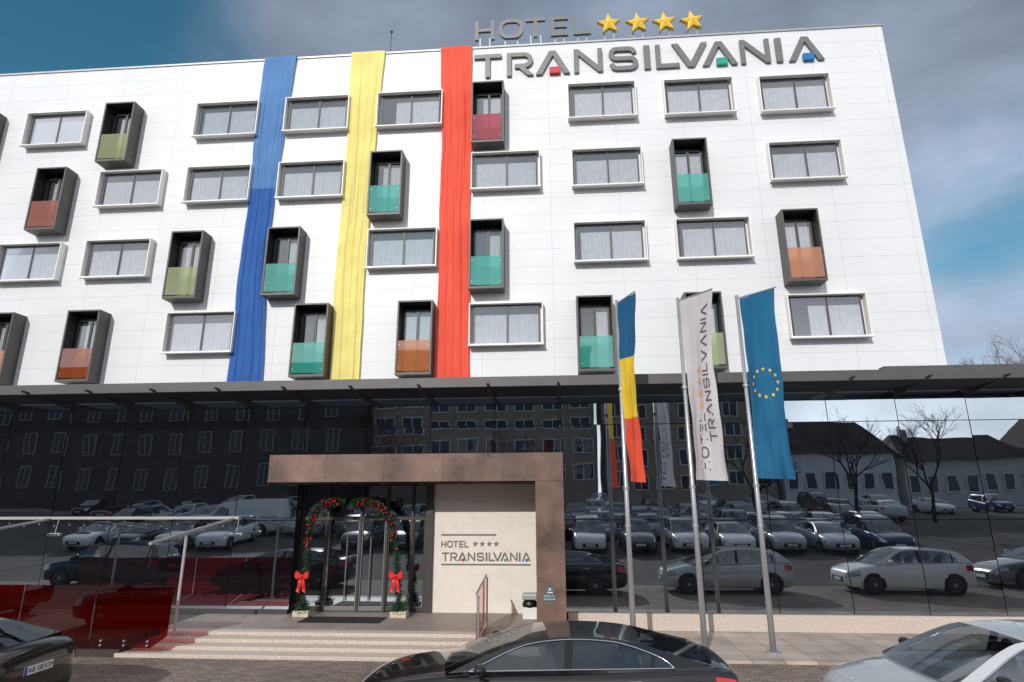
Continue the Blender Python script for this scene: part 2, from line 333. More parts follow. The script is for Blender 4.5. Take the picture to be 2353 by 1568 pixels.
large = [[(123, 294), (518, 270), (726, 256), (940, 245), (1383, 226), (1607, 219), (1830, 213)],
         [(294, 431), (498, 420), (712, 409), (1161, 386), (1395, 380), (1855, 367)],
         [(58, 602), (264, 592), (922, 566), (1402, 551), (1641, 544)],
         [(455, 763), (1162, 742), (1906, 722)]]
tall = [[(264, 302, 'g'), (1120, 253, 'r'), (-62, 320, 'o')],
        [(104, 456, 'k'), (884, 417, 't'), (1590, 393, 't')],
        [(420, 607, 'g'), (645, 598, 't'), (1117, 580, 't'), (1848, 562, 'o')],
        [(-22, 800, 'o'), (178, 794, 'k'), (709, 780, 't'), (951, 774, 'o'), (1369, 764, 't'), (1622, 756, 'g')]]
rng = random.Random(3)
for row in large:
    P = [at(x, y, YW - DW - .01) for x, y in row]; z = sum(p.z for p in P) / len(P)
    for p in P:
        w = inst('window', me_wframe, hotel, (p.x, -.001, z * .4 + p.z * .6))
        for n, me in (('window_sash', me_wsash), ('window_backing', me_wroom), ('window_pane', me_wpane), ('curtain', rng.choice(me_wcurt[:2] * 3 + me_wcurt))):
            q = inst(n, me, w)
            if n == 'window_pane': q.rotation_euler = (R(rng.uniform(-.4, .4)), 0, R(rng.uniform(-.4, .4)))
for row in tall:
    P = [at(x, y, YW - DT) for x, y, c in row]; z = sum(p.z for p in P) / len(P)
    for p, (x, y, c) in zip(P, row):
        w = inst('balcony', me_bframe, hotel, (p.x, -.001, z * .4 + p.z * .6))
        for n, me in (('balcony_shade_lining', me_blin), ('balcony_door_sash', me_bsash), ('balcony_door_pane', me_bpane), ('curtain', rng.choice(me_bcurt)), ('balustrade_glass', me_bal[c]), ('balustrade_fixing', me_bfix)): inst(n, me, w)

# podium
YC = 14.6
ZC = at(1176, 888, YC).z; ZCT = at(1176, 865, YC).z       # canopy edge bottom / top
ZG0 = at(1800, 1412, YG).z
PX0, PX1 = -20, 26
OX0, OX1 = at(672, 1300, YG).x, at(1298, 1300, YG).x
ZP = 3.95
MB().box(PX0, OX0 - .02, YG + .25, YW + 12, 0, ZC - .02).build('podium_core', room_dark, hotel)
MB().box(OX1 + .4, PX1, YG + .25, YW + 12, 0, ZC - .02).build('podium_core', room_dark, hotel)
MB().box(OX0 - .02, OX1 + .4, YD + .3, YW + 12, 0, ZC - .02).build('podium_core', room_dark, hotel)
MB().box(PX0, PX1, YG - .1, YW + 12, ZC + .02, ZCT - .06).build('podium_roof', fascia_m, hotel)
MB().box(PX0, PX1, YC, YC + .07, ZC, ZCT).build('canopy_fascia', fascia_m, hotel, bevel=.008)
p1 = at(2035, 850, YC + .3).x
MB().box(p1, PX1, YC + .35, YC + .6, ZCT - .1, ZCT + .15).build('raised_parapet', fascia_m, hotel)
for i in range(9):
    y0 = YC + .12 + i * .14
    MB().prism([(PX0, y0, ZC + .03), (PX0, y0 + .11, ZC - .035), (PX0, y0 + .115, ZC - .02), (PX0, y0 + .005, ZC + .045)], [(PX1, y0, ZC + .03), (PX1, y0 + .11, ZC - .035), (PX1, y0 + .115, ZC - .02), (PX1, y0 + .005, ZC + .045)]).build('canopy_louvre', louvre_m, hotel)
XA = at(845, 985, YG).x; SP = (at(992, 985, YG).x - at(428, 985, YG).x) / 4
cols = [XA + SP * i for i in range(-8, 14)]
for x in cols:
    MB().prism([(x - .025, YC - .22, ZC + .04), (x - .025, YC - .22, ZC + .07), (x - .025, YG, ZC + .015), (x - .025, YG, ZC - .2)], [(x + .025, YC - .22, ZC + .04), (x + .025, YC - .22, ZC + .07), (x + .025, YG, ZC + .015), (x + .025, YG, ZC - .2)]).build('canopy_bracket', mull, hotel)
zj = [ZG0, at(845, 1196, YG).z, at(845, 983, YG).z, ZC]
edges = sorted(cols + [OX0, OX1])
rng = random.Random(11)
def pane(x0, x1, z0, z1, y=YG, m=dark_glass, nm='glazing_panel'):
    w, h = (x1 - x0) / 2 - .01, (z1 - z0) / 2 - .01
    mb = MB(); mb.box(-w, w, -.012, .012, -h, h)
    o = inst(nm, mb.mesh(nm, m), hotel, ((x0 + x1) / 2, y - YW, (z0 + z1) / 2)); o.rotation_euler = (R(rng.uniform(-.16, .16)), 0, R(rng.uniform(-.2, .2)))
    return o
for a, b in zip(edges[:-1], edges[1:]):
    if b - a < .05: continue
    inside = a >= OX0 - .01 and b <= OX1 + .01
    for z0, z1 in zip(zj[:-1], zj[1:]):
        if inside:
            if z1 <= ZP: continue
            z0 = max(z0, ZP)
        pane(a, b, z0, z1)
mb = MB().box(PX0, OX0, YG + .03, YG + .08, 0, ZC); mb.build('glazing_backing', joint_m, hotel)
MB().box(OX1, PX1, YG + .03, YG + .08, 0, ZC).build('glazing_backing', joint_m, hotel); MB().box(OX0, OX1, YG + .03, YG + .08, ZP, ZC).build('glazing_backing', joint_m, hotel)
MB().box(OX1 + .05, PX1, YG - .14, YG + .02, 0, ZG0).build('plinth', granite_m, hotel, bevel=.01)
MB().box(PX0, OX0 - .02, YG - .06, YG + .02, ZL, ZL + .1).build('plinth', mull, hotel)

# entrance portal
YP = 15.0
bx0, bx1 = at(617, 1080, YP).x, at(1294, 1080, YP).x
cx0 = at(1231, 1200, YP).x
zb0, zb1 = at(950, 1107, YP).z, at(950, 1043, YP).z
n = 5
for i in range(n):   # cladding boards with fine gaps
    a = bx0 + (bx1 - bx0) * i / n; b = bx0 + (bx1 - bx0) * (i + 1) / n
    MB().box(a + .0015, b - .0015, YP, YD + .2, zb0, zb1).build('portal_beam_cladding', portal_m, hotel, bevel=.003)
zz = [0, 1.25, 2.5, zb0 - .004]
for a, b in zip(zz[:-1], zz[1:]): MB().box(cx0, bx1 - .003, YP + .002, YD + .2, a + .0015, b - .0015).build('portal_column_cladding', portal_m, hotel, bevel=.003)
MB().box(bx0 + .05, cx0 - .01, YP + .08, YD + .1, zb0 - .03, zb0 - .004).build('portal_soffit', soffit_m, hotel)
for i in range(6):
    x = bx0 + .8 + i * 1.0
    MB().tube([(x, YP + .55, zb0 - .045), (x, YP + .55, zb0 - .028)], .05, 14).build('downlight', steel, hotel)
swx0 = at(994, 1300, YD - .02).x
MB().box(swx0, cx0 + .3, YD - .02, YD + .2, 0, zb0 - .035).build('sign_wall', cream_m, hotel)
# door wall
dx = [OX0, at(690, 1300, YD).x, at(748, 1300, YD).x, at(825, 1300, YD).x, at(886, 1300, YD).x, at(945, 1300, YD).x, at(978, 1300, YD).x]
zt_ = at(825, 1193, YD).z
MB().box(OX0, swx0, YD + .1, YD + .2, ZL, zb0 - .03).build('door_backing', joint_m, hotel)
mb = MB()
for x in dx[1:]: mb.box(x - .03, x + .03, YD - .06, YD + .08, ZL, zb0 - .032)
mb.box(dx[-1] + .03, swx0, YD - .12, YD + .1, ZL, zb0 - .032)
mb.box(dx[0], dx[-1], YD - .05, YD + .05, zt_ - .03, zt_ + .06)
mb.build('door_frame', mull, hotel)
def flat(x0, x1, z0, z1, y, nm, m):
    return MB().box(x0, x1, y, y + .015, z0, z1).build(nm, m, hotel)
for a, b in zip(dx[:-1], dx[1:]):
    flat(a + .035, b - .035, zt_ + .065, zb0 - .04, YD + .02, 'transom_light', door_glass)
for i, (a, b) in enumerate(zip(dx[:-1], dx[1:])):
    nm = 'door_leaf' if i in (2, 3) else 'side_light'
    o = flat(a + .035, b - .035, ZL + .06, zt_ - .035, YD + .02, nm, door_glass)
    f = MB()
    f.box(a + .03, a + .065, YD - .02, YD + .017, ZL + .02, zt_ - .03); f.box(b - .065, b - .03, YD - .02, YD + .017, ZL + .02, zt_ - .03); f.box(a + .065, b - .065, YD - .02, YD + .017, ZL + .02, ZL + .12)
    f.build('leaf_frame', leaf_m if nm == 'door_leaf' else mull, o)
    if nm == 'door_leaf':
        x = (a + b) / 2 + (.12 if i == 2 else -.05)
        MB().tube([(x, YD - .06, ZL + .25), (x, YD - .06, ZL + 1.85)], .018, 8).build('pull_handle', leaf_m, o)
MB().box(OX0 - .01, OX0 + .01, YG + .09, YD + .1, ZL, zb0 - .03).build('return_glazing', door_glass, hotel)

# landing, steps, ramp, terrace
st = thing('entrance_steps', 'broad pale granite steps with a grey tiled landing at the hotel doors', 'steps', ((at(260, 1520, 13).x + sx0) / 2, 13.4, 0))
zst = ZL / 4
xl_b, xl_t = at(262, 1515, 13.0).x, at(372, 1462, 13.9).x
XS1 = at(1098, 1480, 13.4).x
for i in range(4):
    k = i / 3; yf = 12.97 + .32 * i
    MB().box(xl_b + (xl_t - xl_b) * k, XS1, yf, 14.2 + .01 * i, .001 + zst * i, zst * (i + 1)).build('step', granite_m, st, bevel=.012)
MB().box(xl_t - .3, XS1, 14.24, YD + .1, 0.001, ZL - .002).build('landing', landing_m, st)
MB().box(XS1, cx0 + .25, 14.75, YD + .1, .001, ZL - .004).build('landing', landing_m, st)
MB().prism([(XS1 + .01, 14.75, ZL - .005), (XS1 + .01, 12.9, .064), (XS1 + .01, 12.9, .001), (XS1 + .01, 14.75, .001)], [(cx0 + .25, 14.75, ZL - .005), (cx0 + .25, 12.9, .064), (cx0 + .25, 12.9, .001), (cx0 + .25, 14.75, .001)]).build('ramp', landing_m, st)
tx1 = at(392, 1440, 12.95).x
tag(MB().box(PX0, xl_t - .32, 13.02, YG - .07, .002, ZL).build('terrace_deck', deck_m, None, bevel=.01), 'raised dark stone terrace deck left of the entrance behind the red glass', 'terrace')
dm = MB().box(at(690, 1442, 15.2).x, at(875, 1442, 15.2).x, 15.0, 15.7, ZL, ZL + .015).build('doormat', rubber); tag(dm, 'dark rubber doormat on the landing before the glass doors', 'doormat')

# red glass balustrade
yb = 12.92
rb = thing('terrace_balustrade', 'tall transparent red glass balustrade along the terrace edge', 'balustrade', (tx1 - 3, yb, 0))
zt0, zb_ = at(200, 1345, yb).z, .2
bxs = [tx1, at(216, 1400, yb).x, at(48, 1400, yb).x, at(-150, 1400, yb).x, at(-340, 1400, yb).x]
for i in range(4):
    x1, x0 = bxs[i] - .01, bxs[i + 1] + .01
    if i == 0: a = [(x0, yb, zb_), (x1 - .35, yb, zb_), (x1 - .02, yb, ZL + .1), (x1, yb, zt0), (x0, yb, zt0)]
    else: a = [(x0, yb, zb_), (x1, yb, zb_), (x1, yb, zt0), (x0, yb, zt0)]
    g = MB(); g.face(a); g = g.build('glass_panel', redglass, rb)
    f = MB()
    for k in range(3):
        x = x0 + (x1 - x0) * (.15 + .3 * k)
        for z in (.27, .35): f.tube([(x, yb - .02, z - .02), (x, yb + .1, z - .02)], .02, 10)
    f.build('stud_fixing', steel, g, smooth=False)

# awning frame over terrace
aw = thing('terrace_awning', 'white metal frame of a retracted awning over the left terrace', 'awning', (at(300, 1190, 15.8).x, 15.8, ZL))
zr = at(300, 1191, 15.8).z; xa1 = at(552, 1191, 15.8).x
MB().box(PX0, xa1, 15.72, 15.84, zr - .035, zr + .035).build('cassette', awn_m, aw, bevel=.012)
for px_ in (540, 122):
    xx = at(px_, 1191, 15.8).x
    MB().tube([(xx, 15.7, zr - .02), (xx, 12.5, zr - .42)], .036, 6).build('side_rail', awn_m, aw)
    l = MB(); l.tube([(xx, 13.75, ZL + .0), (xx, 13.75, zr - .25)], .032, 8); l.box(xx - .07, xx + .07, 13.68, 13.82, ZL, ZL + .02); l.build('post', awn_m, aw)
for i, px_ in enumerate((126, 543)):
    p = at(px_, 1228, 15.6)
    h = thing('patio_heater', ('grey infrared heater hanging under the awning at the far left', 'grey infrared heater hanging under the awning end beside the doors')[i], 'heater', p, 'heaters under the awning')
    MB().box(p.x - .17, p.x + .17, p.y - .06, p.y + .06, p.z - .05, p.z + .03).build('housing', steel, h, bevel=.02)
    MB().tube([(p.x, p.y, p.z + .03), (p.x, p.y + .05, zr - .03)], .012, 6).build('hanger', steel, h)
    MB().box(p.x - .14, p.x + .14, p.y - .065, p.y - .058, p.z - .035, p.z + .015).build('element', chrome, h)
sl = thing('string_lights', 'string of small bulbs sagging under the white awning frame', 'string lights', (-10, 15.6, zr - .15))
pts = []
for i in range(60):
    t = i / 59; x = -14.5 + (xa1 + 14.5) * t; pts.append((x, 15.6, zr - .10 - .07 * abs(math.sin(t * PI * 8))))
MB().tube(pts, .006, 5).build('cable', rubber, sl)
bl = MB().ball((0, 0, 0), .02, 8, 6).mesh('bulb', steel, smooth=True)
for i in range(0, 60, 4): inst('bulb', bl, sl, V3(pts[i]) - ORG[sl.name] - V3((0, 0, .03)))

# handrail by ramp
xh = at(1093, 1400, 13.3).x + .02
hr = thing('ramp_handrail', 'small orange red glass handrail between the steps and the ramp', 'handrail', (xh, 13.9, ZL))
a = [(xh, 13.2, .16), (xh, 13.2, 1.22), (xh, 14.9, 1.38), (xh, 14.9, .42)]
g = MB(); g.face(a); g.build('glass_panel', orangeglass, hr)
MB().tube([(xh + .007, 13.15, 1.24), (xh + .007, 14.95, 1.41)], .022, 8).build('rail', steel, hr)
for y, z0, z1 in ((13.25, .05, 1.2), (14.85, ZL - .02, 1.38)): MB().tube([(xh + .04, y, z0), (xh + .04, y, z1)], .02, 8).build('post', steel, hr)

# bin by the column
yb2 = 15.8
p = at(1218, 1427, yb2); bn = thing('litter_bin', 'white litter bin lined with a black bag beside the portal column', 'bin', (p.x, yb2, ZL))
wb = .17; zt1 = at(1218, 1394, yb2).z
MB().prism([(p.x - wb, yb2 - .15, ZL), (p.x + wb, yb2 - .15, ZL), (p.x + wb, yb2 + .15, ZL), (p.x - wb, yb2 + .15, ZL)], [(p.x - wb * 1.05, yb2 - .16, zt1), (p.x + wb * 1.05, yb2 - .16, zt1), (p.x + wb * 1.05, yb2 + .16, zt1), (p.x - wb * 1.05, yb2 + .16, zt1)]).build('body', white_p, bn, bevel=.01)
MB().ball((p.x, yb2, zt1 + .05), .19, 14, 8, (1, .95, .75)).build('bag', bag_m, bn, smooth=True)
MB().box(p.x - .18, p.x + .18, yb2 - .18, yb2 + .18, zt1 + .17, zt1 + .3).build('lid', steel, bn, bevel=.02)
# plaques on column
for i, (x0, y0, x1, y1, lab) in enumerate(((1255, 1350, 1273, 1365, 'upper small square blue grey plaque on the brown portal column'), (1249, 1366, 1277, 1381, 'lower wide blue grey plaque with the hotel name on the portal column'))):
    a, b = at(x0, y0, YP), at(x1, y1, YP)
    t = thing('wall_plaque', lab, 'plaque', ((a.x + b.x) / 2, YP - .01, b.z), 'plaques on the portal column')
    MB().box(a.x, b.x, YP - .015, YP - .002, b.z, a.z).build('plate', plaque_m, t)
    cxm = (a.x + b.x) / 2; czm = (a.z + b.z) / 2
    if i:
        for k, (tx, sz, dz) in enumerate((('HOTEL ****', .05, .03), ('TRANSILVANIA', .04, -.035))):
            o = inst('lettering', text_mesh(tx, sz, white_p), t, V3((cxm, YP - .018, czm + dz)) - ORG[t.name]); o.rotation_euler = (PI / 2, 0, 0)
    else:
        m2 = MB(); m2.prism([(cxm - .03, YP - .02, czm), (cxm + .03, YP - .02, czm + .02), (cxm - .02, YP - .02, czm + .07)], [(cxm - .03, YP - .016, czm), (cxm + .03, YP - .016, czm + .02), (cxm - .02, YP - .016, czm + .07)]); m2.box(cxm - .06, cxm + .06, YP - .02, YP - .016, czm - .05, czm - .03)
        m2.build('emblem', white_p, t)

# garlands
def garland(path, lab, bowz):
    base = V3(path[0]); t = thing('garland_pillar', lab, 'garland', (base.x, base.y, ZL), 'fir garlands either side of the doors')
    P = [V3(p) for p in path]; Q = []
    for i in range(len(P) - 1):
        p0, p1, p2, p3 = P[max(i - 1, 0)], P[i], P[i + 1], P[min(i + 2, len(P) - 1)]
        for k in range(12):
            u = k / 12; Q.append(.5 * ((2 * p1) + (p2 - p0) * u + (2 * p0 - 5 * p1 + 4 * p2 - p3) * u * u + (3 * p1 - p0 - 3 * p2 + p3) * u ** 3))
    Q.append(P[-1]); rg = random.Random(int(base.x * 100))
    mb = MB()
    for i in range(3000):
        q = Q[rg.randrange(len(Q))]; d = V3((rg.gauss(0, 1), rg.gauss(0, 1), rg.gauss(0, 1))).normalized()
        low = max(0, 1 - (q.z - ZL) / .4); r = .04 + .05 * rg.random() + .16 * low; o = q + d * (r * .3)
        o.z = max(o.z, ZL + .02)
        e = d.cross(V3((rg.random(), rg.random(), rg.random()))).normalized() * .012; tip = o + d * (.06 + .10 * rg.random() ** 2 + .14 * low); tip.z = max(tip.z, ZL + .12)
        mb.face([o - e, o + e, tip + e * .4, tip - e * .4])
    mb.tube(Q, .03, 6); mb.build('foliage', green_m, t, fix=False)
    sp = MB().ball((0, 0, 0), .027, 10, 7).mesh('bauble', bauble_m, smooth=True)
    for i in range(40):
        q = Q[int(len(Q) * (.30 + .7 * rg.random())) - 1]; d = V3((rg.gauss(0, 1), -abs(rg.gauss(0, 1)) - .3, rg.gauss(0, 1))).normalized()
        inst('bauble', sp, t, q + d * .10 - ORG[t.name])
    c = min(Q, key=lambda q: abs(q.z - bowz)) + V3((0, -.16, 0)); mb = MB(); BS = .82
    W_ = lambda x, y, z: c + V3((x, y, z)) * BS
    for s in (-1, 1):
        lp = [(s * .22 * math.sin(a), -.04 * math.sin(a), .11 * math.sin(2 * a) + .05 * math.sin(a)) for a in [PI * k / 12 for k in range(13)]]
        mb.grid([[W_(x, y - .05, z + .01) for x, y, z in lp], [W_(x, y, z + .02) for x, y, z in lp], [W_(x, y + .05, z) for x, y, z in lp]])
        mb.face([W_(s * .22 * math.sin(a), -.05 - .02 * math.sin(a), .105 * math.sin(2 * a) + .05 * math.sin(a)) for a in [PI * k / 12 for k in range(12)]])
        mb.grid([[W_(s * (.02 + .08 * k / 5) - .055, -.03 + .02 * math.sin(k * 2), -.42 * k / 5), W_(s * (.02 + .08 * k / 5) + .055, -.05, -.42 * k / 5 - (.05 if k == 5 else 0))] for k in range(6)])
    mb.ball(W_(0, -.06, .01), .045, 10, 8, (1, .8, 1)); mb.build('bow', bow_m, t, smooth=False)
    MB().box(base.x - .2, base.x + .2, base.y - .15, base.y + .15, ZL, ZL + .14).build('crate', crate_m, t, bevel=.01)
yg_ = 15.8
def gp(l): return [(at(x, y, yg_).x, yg_, max(at(x, y, yg_).z, ZL + .05)) for x, y in l]
garland(gp([(694, 1424), (700, 1330), (709, 1245), (718, 1195), (738, 1163), (764, 1152), (786, 1156)]), 'left fir garland with red baubles and bow beside the glass doors', at(700, 1325, yg_).z)
garland(gp([(917, 1424), (914, 1330), (908, 1240), (896, 1195), (870, 1164), (838, 1152), (810, 1156)]), 'right fir garland with red baubles and bow next to the sign wall', at(914, 1322, yg_).z)

# ------------------------------------------------------------------ signs
def word_sign(root, letters, mapf, d0, d1, m, blocks=None):
    bi = 0
    for ch, x0, x1 in letters:
        w = glyph(ch)[0]; k = (x1 - x0) / w; mb = MB()
        letter_mesh(mb, ch, lambda x, y, d: mapf(x0 + x * k, y, d), d0, d1); mb.build('letter', m, root)
        if ch == 'A' and blocks:
            xx0, xx1 = x0 + (x1 - x0) * .40, x0 + (x1 - x0) * .70; mb = MB()
            q = [(xx0, 0), (xx1, 0), (xx1, .26), (xx0, .26)]
            mb.prism([mapf(x, y, d1 * 1.5) for x, y in q], [mapf(x, y, d0) for x, y in q]); mb.build('colour_block', blocks[bi], root); bi += 1
TR = [('T', 1090, 1155), ('R', 1168, 1230), ('A', 1236, 1316), ('N', 1326, 1392), ('S', 1407, 1474), ('I', 1488, 1502), ('L', 1515, 1568), ('V', 1553, 1634), ('A', 1620, 1699), ('N', 1707, 1773), ('I', 1786, 1800), ('A', 1813, 1891)]
YS = YW - .02
a0, a1 = at(1090, 172, YS), at(1891, 150, YS); b0, b1 = at(1090, 121, YS), at(1891, 95, YS)
z0 = (a0.z + a1.z) / 2; z1 = (b0.z + b1.z) / 2
x0w, x1w = (a0.x + b0.x) / 2, (a1.x + b1.x) / 2
f_ = lambda x, y, d: V3((x0w + (x - 1090) / 801 * (x1w - x0w), YS - d, z0 + y * (z1 - z0)))
ws = thing('facade_name_sign', 'large grey letters spelling the hotel name high on the white facade', 'sign', ((x0w + x1w) / 2, YS, z0))
word_sign(ws, TR, f_, .0, .08, sign_grey, [red_m, teal_m, blue_m])
YR = YW + .12
a0, a1 = at(1092, 94, YR), at(1357, 80, YR); b0, b1 = at(1092, 49, YR), at(1357, 38, YR)
hz0 = max((a0.z + a1.z) / 2, ZT + .12); hz1 = hz0 + ((b0.z + b1.z) - (a0.z + a1.z)) / 2; hx0, hx1 = (a0.x + b0.x) / 2, (a1.x + b1.x) / 2
f_ = lambda x, y, d: V3((hx0 + (x - 1092) / 265 * (hx1 - hx0), YR - d, hz0 + y * (hz1 - hz0)))
rs = thing('rooftop_sign', 'grey letters spelling HOTEL standing on posts along the roof edge', 'sign', ((hx0 + hx1) / 2, YR, ZT + .07))
HO = [('H', 1092, 1137), ('O', 1147, 1204), ('T', 1209, 1254), ('E', 1266, 1306), ('L', 1317, 1357)]
word_sign(rs, HO, f_, -.05, .05, sign_grey)
for ch, xa, xb in HO:
    for k in (.25, .75):
        x = f_(xa + (xb - xa) * k, 0, 0).x
        MB().box(x - .02, x + .02, YR + .052, YR + .09, ZT + .07, hz0 + .15).build('post', steel, rs)
for i, (x, y) in enumerate(((1399, 57), (1465, 55), (1527, 53), (1590, 50))):
    p = at(x, y, YR); r = .44; s = thing('roof_star', ('first', 'second', 'third', 'fourth')[i] + ' yellow rooftop star from the left, standing on the roof edge', 'star', (p.x, YR, ZT + .07), 'four yellow stars on the roof')
    pz = max(p.z, ZT + .07 + .5)
    q = star2(r, .42, 93 + i * 2); ce = V3((p.x, YR - .16, pz)); mb = MB()
    mb.prism([(p.x + a, YR - .07, pz + b) for a, b in q], [(p.x + a, YR + .07, pz + b) for a, b in q])
    for k in range(10):
        A, B = q[k], q[(k + 1) % 10]; mb.face([ce, (p.x + A[0] * .985, YR - .073, pz + A[1] * .985), (p.x + B[0] * .985, YR - .073, pz + B[1] * .985)])
    mb.build('star_body', gold_m, s, fix=False)
    for k in (-.16, .16): MB().box(p.x + k - .02, p.x + k + .02, YR + .075, YR + .12, ZT + .07, pz).build('post', steel, s)
    MB().box(p.x - .3, p.x + .3, YR + .02, YR + .17, ZT + .071, ZT + .1).build('base_plate', steel, s)
p = at(898, 105, YW + .5); rod = thing('rooftop_rod', 'thin dark mast with a small head on the roof edge above the yellow banner', 'mast', (p.x, YW + .5, ZT + .07))
zt2 = at(898, 76, YW + .5).z
MB().tube([(p.x, YW + .5, ZT + .07), (p.x, YW + .5, zt2)], .014, 6).build('mast', mull, rod); MB().ball((p.x, YW + .5, zt2 + .05), .055, 10, 8).build('head', mull, rod, smooth=True)
YSS = YD - .025
es = thing('entrance_sign', 'small grey letter sign with four stars on the cream wall by the doors', 'sign', (at(1116, 1296, YSS).x, YSS, at(1116, 1296, YSS).z))
A, B = at(1014, 1258, YSS), at(1077, 1243, YSS)
f_ = lambda x, y, d: V3((A.x + (x - 1092) / 265 * (B.x - A.x), YSS - d, A.z + y * (B.z - A.z))); word_sign(es, HO, f_, 0, .015, sign_grey)
for i in range(4):
    p = at(1092 + i * 16, 1250, YSS); q = star2(.075); MB().prism([(p.x + a, YSS - .015, p.z + b) for a, b in q], [(p.x + a, YSS, p.z + b) for a, b in q]).build('star', sign_grey, es)
A2, B2 = at(1015, 1289, YSS), at(1219, 1270, YSS)
f_ = lambda x, y, d: V3((A2.x + (x - 1090) / 801 * (B2.x - A2.x), YSS - d, A2.z + y * (B2.z - A2.z))); word_sign(es, TR, f_, 0, .015, sign_grey, [red_m, teal_m, blue_m])
for xa, xb, yy in ((1014, 1140, 1229), (1014, 1219, 1297)):
    a, b = at(xa, yy, YSS), at(xb, yy, YSS); MB().box(a.x, b.x, YSS - .02, YSS, a.z - .015, a.z + .015).build('bar', sign_grey, es)

# ------------------------------------------------------------------ facade banners
def interp(E, z):
    for a, b in zip(E[:-1], E[1:]):
        if z >= b.z: u = (z - a.z) / (b.z - a.z) if a.z != b.z else 0; return a.x + (b.x - a.x) * max(min(u, 1), 0)
    return E[-1].x
def banner(Lp, Rp, mats, lab, seed, seam=None):
    yb_ = YW - .1; E = [at(x, y, yb_) for x, y in Lp]; G = [at(x, y, yb_) for x, y in Rp]; rg = random.Random(seed)
    ph = [rg.uniform(0, 6) for _ in range(6)]
    zt, zb = ZT + .085, 5.9; rows = []; nz, nu = 170, 64; zs = at(600, seam, yb_).z if seam else None; mb = MB()
    rows.append([(interp(E, zt) + (interp(G, zt) - interp(E, zt)) * k / nu, YW + .5, zt) for k in range(nu + 1)])
    for i in range(nz + 1):
        z = zt + (zb - zt) * i / nz; a, b = interp(E, z), interp(G, z); row = []
        t = i / nz
        for k in range(nu + 1):
            u = k / nu
            d = .020 * math.sin(u * 11 + ph[0] + .8 * math.sin(z * .4 + ph[1])) + .013 * math.sin(u * 27 + ph[2] + .9 * math.sin(z * .7)) + .008 * math.sin(u * 53 + z * .5 + ph[3]) + .005 * math.sin(u * 91 - z * .8 + ph[5]) + .006 * math.sin(z * 2.3 + u * 3 + ph[4]) + .004 * math.sin(z * 7 - u * 9 + ph[5])
            wob = .015 * math.sin(z * 1.1 + ph[1]) + .006 * math.sin(z * 3.7 + ph[2])
            row.append((a + (b - a) * u + wob, yb_ - d * min(1, .25 + t * 4), z))
        rows.append(row)
    if seam:
        ks = min(range(len(rows)), key=lambda i: abs(rows[i][0][2] - zs)); mb.grid(rows[:ks + 1]); mb.cur = 1; mb.grid([[V3(p) + V3((0, .004, .03)) for p in rows[ks]]] + rows[ks + 1:])
    else: mb.grid(rows)
    o = mb.build('hanging_banner', mats, smooth=True); tag(o, lab, 'banner', 'coloured fabric banners hung down the facade')
banner([(609, 127), (583, 330), (571, 460), (545, 660), (521, 877)], [(681, 124), (650, 330), (630, 440), (612, 600), (601, 877)], [blue_f, blue_f2], 'long blue fabric banner hanging down the white facade', 1, 433)
banner([(807, 115), (797, 330), (770, 640), (755, 875)], [(884, 110), (863, 330), (840, 600), (823, 873)], [yel_f], 'long yellow fabric banner hanging down the white facade', 2)
banner([(1014, 103), (1015, 330), (1008, 600), (1000, 868)], [(1085, 100), (1083, 300), (1078, 600), (1079, 867)], [red_f], 'long red fabric banner hanging down the white facade', 3)

# ------------------------------------------------------------------ flagpoles and flags
YPOLE = 13.9
def flagset(px_b, ytop, dirv, h, mats, stripes, labp, labf, ph, deco, wave=1.0):
    b = at(px_b, 1500, YPOLE); zt = at(1560, ytop, YPOLE).z; x = b.x
    p = thing('flagpole', labp, 'flagpole', (x, YPOLE, .06), 'three flagpoles in front of the glass')
    MB().tube([(x, YPOLE, .06), (x, YPOLE, 2.6), (x, YPOLE, zt + .1)], [.062, .055, .036], 14).build('pole', pole_m, p, smooth=True)
    MB().tube([(x, YPOLE, .06), (x, YPOLE, .085)], .16, 12).build('base_plate', steel, p)
    mb = MB()
    for z in (2.55, zt - h - .15, zt - h * .5): mb.tube([(x, YPOLE, z - .03), (x, YPOLE, z + .03)], .068, 12)
    mb.build('collar', steel, p)
    d = V3((dirv[0], dirv[1], 0)); w = d.length; d.normalize(); n = V3((d.y, -d.x, 0))
    s0 = V3((x, YPOLE, zt)) + d * .06
    MB().tube([V3((x, YPOLE, zt + .02)), V3((x, YPOLE, zt + .02)) + d * (w + .08)], .018, 8).build('arm', pole_m, p)
    def P(u, v, off=0):
        amp = (.03 + .10 * v) * wave
        wv = amp * math.sin(u * 5.2 + v * 4.2 + ph) + .05 * wave * v * math.sin(u * 9 - v * 7 + ph * 2) + .012 * math.sin(v * 26 + u * 4) + .008 * math.sin(u * 21 + v * 5) * (.3 + v)
        ww = w * (1 - .12 * math.sin(v * PI) - .10 * v + .03 * math.sin(v * 9 + ph))
        return s0 + d * (u * ww + .05 * v) + V3((0, 0, -v * h + .05 * u * math.sin(v * PI * .5) * -1)) + n * (wv + off)
    mb = MB(); nu = 24
    segs = [(0, 90)] if not stripes else [(0, 30), (30, 60), (60, 90)]
    for k, (i0, i1) in enumerate(segs):
        mb.cur = k; mb.grid([[P(j / nu, i / 90) for j in range(nu + 1)] for i in range(i0, i1 + 1)])
    f = mb.build('flag', mats, smooth=True); tag(f, labf, 'flag', 'flags on the three poles')
    deco(P, f, w, h)
def none(P, f, w, h): pass
